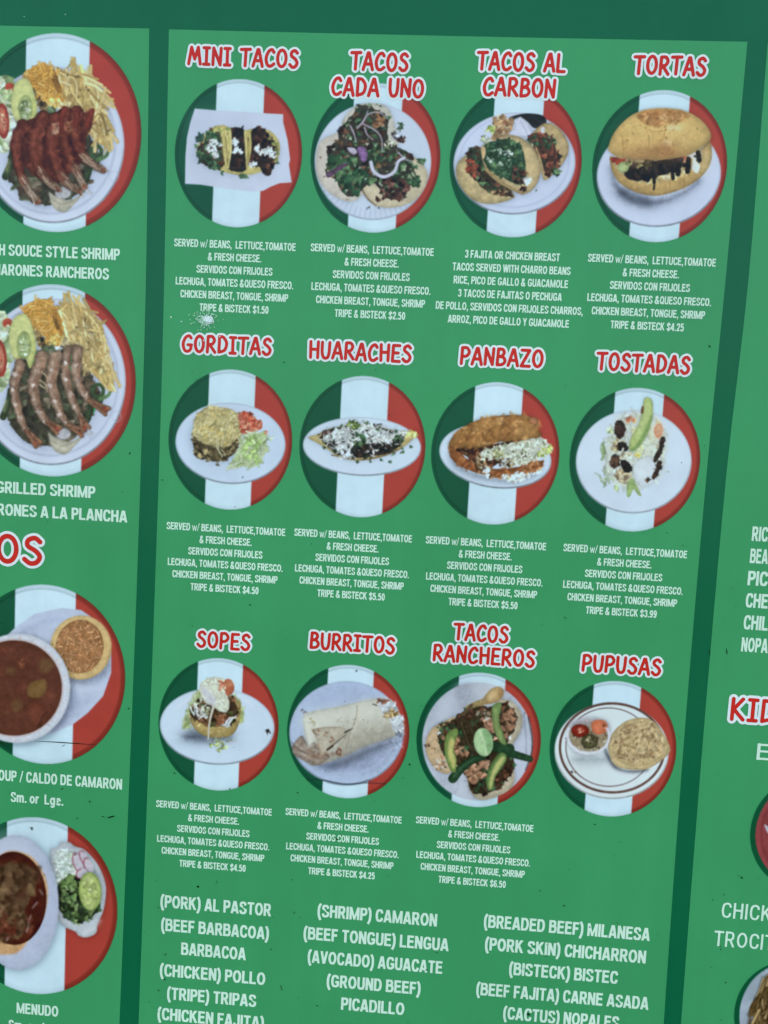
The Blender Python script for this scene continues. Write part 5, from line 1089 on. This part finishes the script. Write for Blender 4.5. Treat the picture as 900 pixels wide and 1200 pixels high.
# the two pictures at the right edge
d = Dish((0, 0, 900, 1200), 900, (941, 977.5), 'round picture with a dark green ring and a maroon plate', rad=(61, 68), cell=.62, ring=(132, 60, 66))
d.f(d.E(941, 978, 55, 61), (136, 62, 68), 'plate', n=.1, ns=8, rim=-.12, rw=2); d.f(np.abs(d.E(941, 978, 49, 54)) - .8, (108, 44, 52), n=.1, a=.7)
fi = d.P([(905, 976), (925, 960), (965, 955), (985, 980), (970, 1002), (930, 1004), (908, 992)], wob=2, ws=7); d.f(fi, (150, 112, 76), 'chicken_strips', n=.25, ns=6); d.strands(fi + 3, 26, (10, 20), (3, 5), [(170, 126, 80), (140, 100, 64), (180, 142, 98)])
d.f(d.P([(895.5, 966), (901, 970), (904, 978), (899, 975)]), (170, 176, 196), n=.05)
d.build()
d = Dish((0, 0, 900, 1200), 900, (922.5, 1190), 'round picture with a dark green ring and pale brown shredded strips', rad=(62.5, 68.5), cell=.62, ring=(150, 166, 186))
d.f(d.E(922.5, 1191, 56, 62), (152, 168, 188), 'plate', n=.06, ns=20)
fi = d.P([(877, 1184), (890, 1160), (902, 1140), (925, 1132), (955, 1150), (972, 1190), (950, 1235), (900, 1240), (875, 1220), (884, 1196)], wob=3, ws=8); d.f(fi, (128, 106, 72), 'shredded_strips', n=.25, ns=6); d.strands(fi, 130, (14, 36), (1.6, 3.0), [(164, 140, 96), (134, 108, 70), (178, 154, 110), (104, 82, 54)], rot=(108, 16), bend=.12)
d.build()

# ---------------------------------------------------------------- wear (hairline scratches, specks) and a glint painted as pale flecks
def marks(name, shapes, mat, lift, label=None):
    """small flat marks; each shape is a ring of photo pixels"""
    vs, fs, n = [], [], 0
    for q in shapes:
        q = np.array(q, float); x, z = board(q[:, 0], q[:, 1])
        vs.append(W3(x, z, lift)); fs.append(tuple(range(n + len(q) - 1, n - 1, -1))); n += len(q)
    return mesh_obj(name, np.vstack(vs), fs, mat, menu, label)
def sliver(pts, w):
    p = np.array(pts, float); t = np.gradient(p, axis=0); nn = np.stack([-t[:, 1], t[:, 0]], 1); nn /= np.hypot(*nn.T)[:, None] + 1e-9
    k = np.sin(np.linspace(.15, math.pi - .15, len(p)))[:, None] * w / 2
    return np.vstack([p + nn * k, (p - nn * k)[::-1]])
marks('scratch', [sliver([(41, 868.2), (65, 869.3), (90, 871), (113.6, 872.6)], 1.2)], M_DIRT, .0010)
marks('scratch', [sliver([(72.5, 874.5), (75, 873.4), (77.2, 872)], .8)], M_DIRT, .0010)
rng = np.random.default_rng(5)
sp = [(130, 957, 9, 1.6, -12), (121, 956.6, 4, .8, 10), (88.5, 1001, 3, 1.2, -70), (37.5, 970.2, 2.6, 1, -50), (105.5, 939, 2.4, 1.6, 50), (90.8, 958.4, 1.8, 1.4, 0),
      (73, 924, 5, .8, -30), (851.4, 763, 7, 1, 85), (831.5, 764, 8, 1.1, 88), (831, 405.5, 4, .8, 45), (831.5, 406, 4, .8, -40), (395, 983, 3, 2, 20), (232, 1038.5, 3, 2.4, 40),
      (194, 1118, 3.6, 1.1, -45), (329.6, 1156, 4, 1, 70), (330.4, 1159, 3, .9, 10), (193, 1147, 2.6, 2, 20), (869, 1028, 2.8, 1.8, 20), (865.5, 1025.8, 1.4, 1, 0), (835, 1053.8, 1.6, 1.2, 0),
      (850.3, 1151, 1.8, 1.2, 0), (844.5, 1112, 2.4, 1, -30), (152.3, 531, 3, 1.4, -60), (151, 830, 2, 1.5, 0), (186, 1063, 1.6, 1.3, 0), (218.5, 1055, 2, .9, 30), (661, 1061, 2, 1.6, 20),
      (691, 1086, 2, 1.4, 0), (619, 1188, 4, 3, 20), (480, 895.5, 3, 2, 60), (186, 1160, 2, 1.6, 0), (349, 928.6, 2, 1.5, 0), (293, 708.6, 3, 1.2, 30), (333, 424.5, 2.4, 1.2, 30), (190.5, 562.5, 3.5, .9, 0),
      (697, 965.6, 2, 1.5, 0), (632.5, 1043.5, 3, .8, 60), (500, 1136, 2, 1.6, 0), (204.5, 905.5, 1.8, 1.8, 0), (662, 723.5, 3.2, .9, 40), (269.5, 924, 1.6, 1.5, 0), (371.8, 1178, 2, 1.3, 30),
      (345, 1069, 3, .9, -40), (318, 1112, 3, .8, 20), (512, 1116, 2.2, 1.2, 0), (640, 1120, 2, 1, 0), (848, 1048, 1.4, 1.1, 0), (783, 1188, 1.8, 1.2, 0)]
for k in range(120):
    sp.append((rng.uniform(2, 898), 1200 * rng.uniform(.1, 1) ** .55, rng.uniform(.8, 1.9), rng.uniform(.6, 1.1), rng.uniform(0, 180)))
rings = []
for x, y, l, w, a in sp:
    t = np.linspace(0, 2 * math.pi, 9)[:-1]; r = 1 + rng.uniform(-.25, .25, 8)
    c, s = math.cos(math.radians(a)), math.sin(math.radians(a)); X, Y = np.cos(t) * l / 2 * r, np.sin(t) * w / 2 * r
    rings.append(np.stack([x + X * c - Y * s, y + X * s + Y * c], 1))
o = marks('dirt_specks', rings, M_DIRT, .0010); o['kind'] = 'stuff'
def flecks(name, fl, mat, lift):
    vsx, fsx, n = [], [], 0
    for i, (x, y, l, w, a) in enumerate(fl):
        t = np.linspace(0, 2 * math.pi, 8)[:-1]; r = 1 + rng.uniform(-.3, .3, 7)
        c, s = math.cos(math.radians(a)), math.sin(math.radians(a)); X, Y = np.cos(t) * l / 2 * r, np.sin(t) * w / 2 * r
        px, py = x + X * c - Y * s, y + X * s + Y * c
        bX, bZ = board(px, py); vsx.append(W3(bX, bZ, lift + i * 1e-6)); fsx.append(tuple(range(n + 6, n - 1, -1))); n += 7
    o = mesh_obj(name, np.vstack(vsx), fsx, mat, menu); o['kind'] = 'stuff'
halo, core_ = [], []  # glint of a reflection put into colour: pale halo flecks, white core
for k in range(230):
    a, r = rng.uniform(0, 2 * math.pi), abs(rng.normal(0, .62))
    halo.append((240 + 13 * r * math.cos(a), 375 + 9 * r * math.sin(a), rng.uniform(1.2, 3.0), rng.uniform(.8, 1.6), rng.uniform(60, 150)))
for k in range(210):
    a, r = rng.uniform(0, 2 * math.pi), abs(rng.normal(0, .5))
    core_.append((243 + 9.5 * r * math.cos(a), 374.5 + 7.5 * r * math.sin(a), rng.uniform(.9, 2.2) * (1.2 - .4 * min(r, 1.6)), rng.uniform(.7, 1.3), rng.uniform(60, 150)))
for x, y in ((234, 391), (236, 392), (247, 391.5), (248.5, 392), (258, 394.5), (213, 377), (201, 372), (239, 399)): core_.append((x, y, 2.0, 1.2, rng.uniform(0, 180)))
for x, y in ((29, 20), (77, 17.5)): halo.append((x, y, 1.6, 1.0, 30))  # small pale specks on the top band, apart from the glint
flecks('glint_halo_and_specks', halo, M_PALE, .0010); flecks('glint_flecks', core_, M_GLINT, .0014)
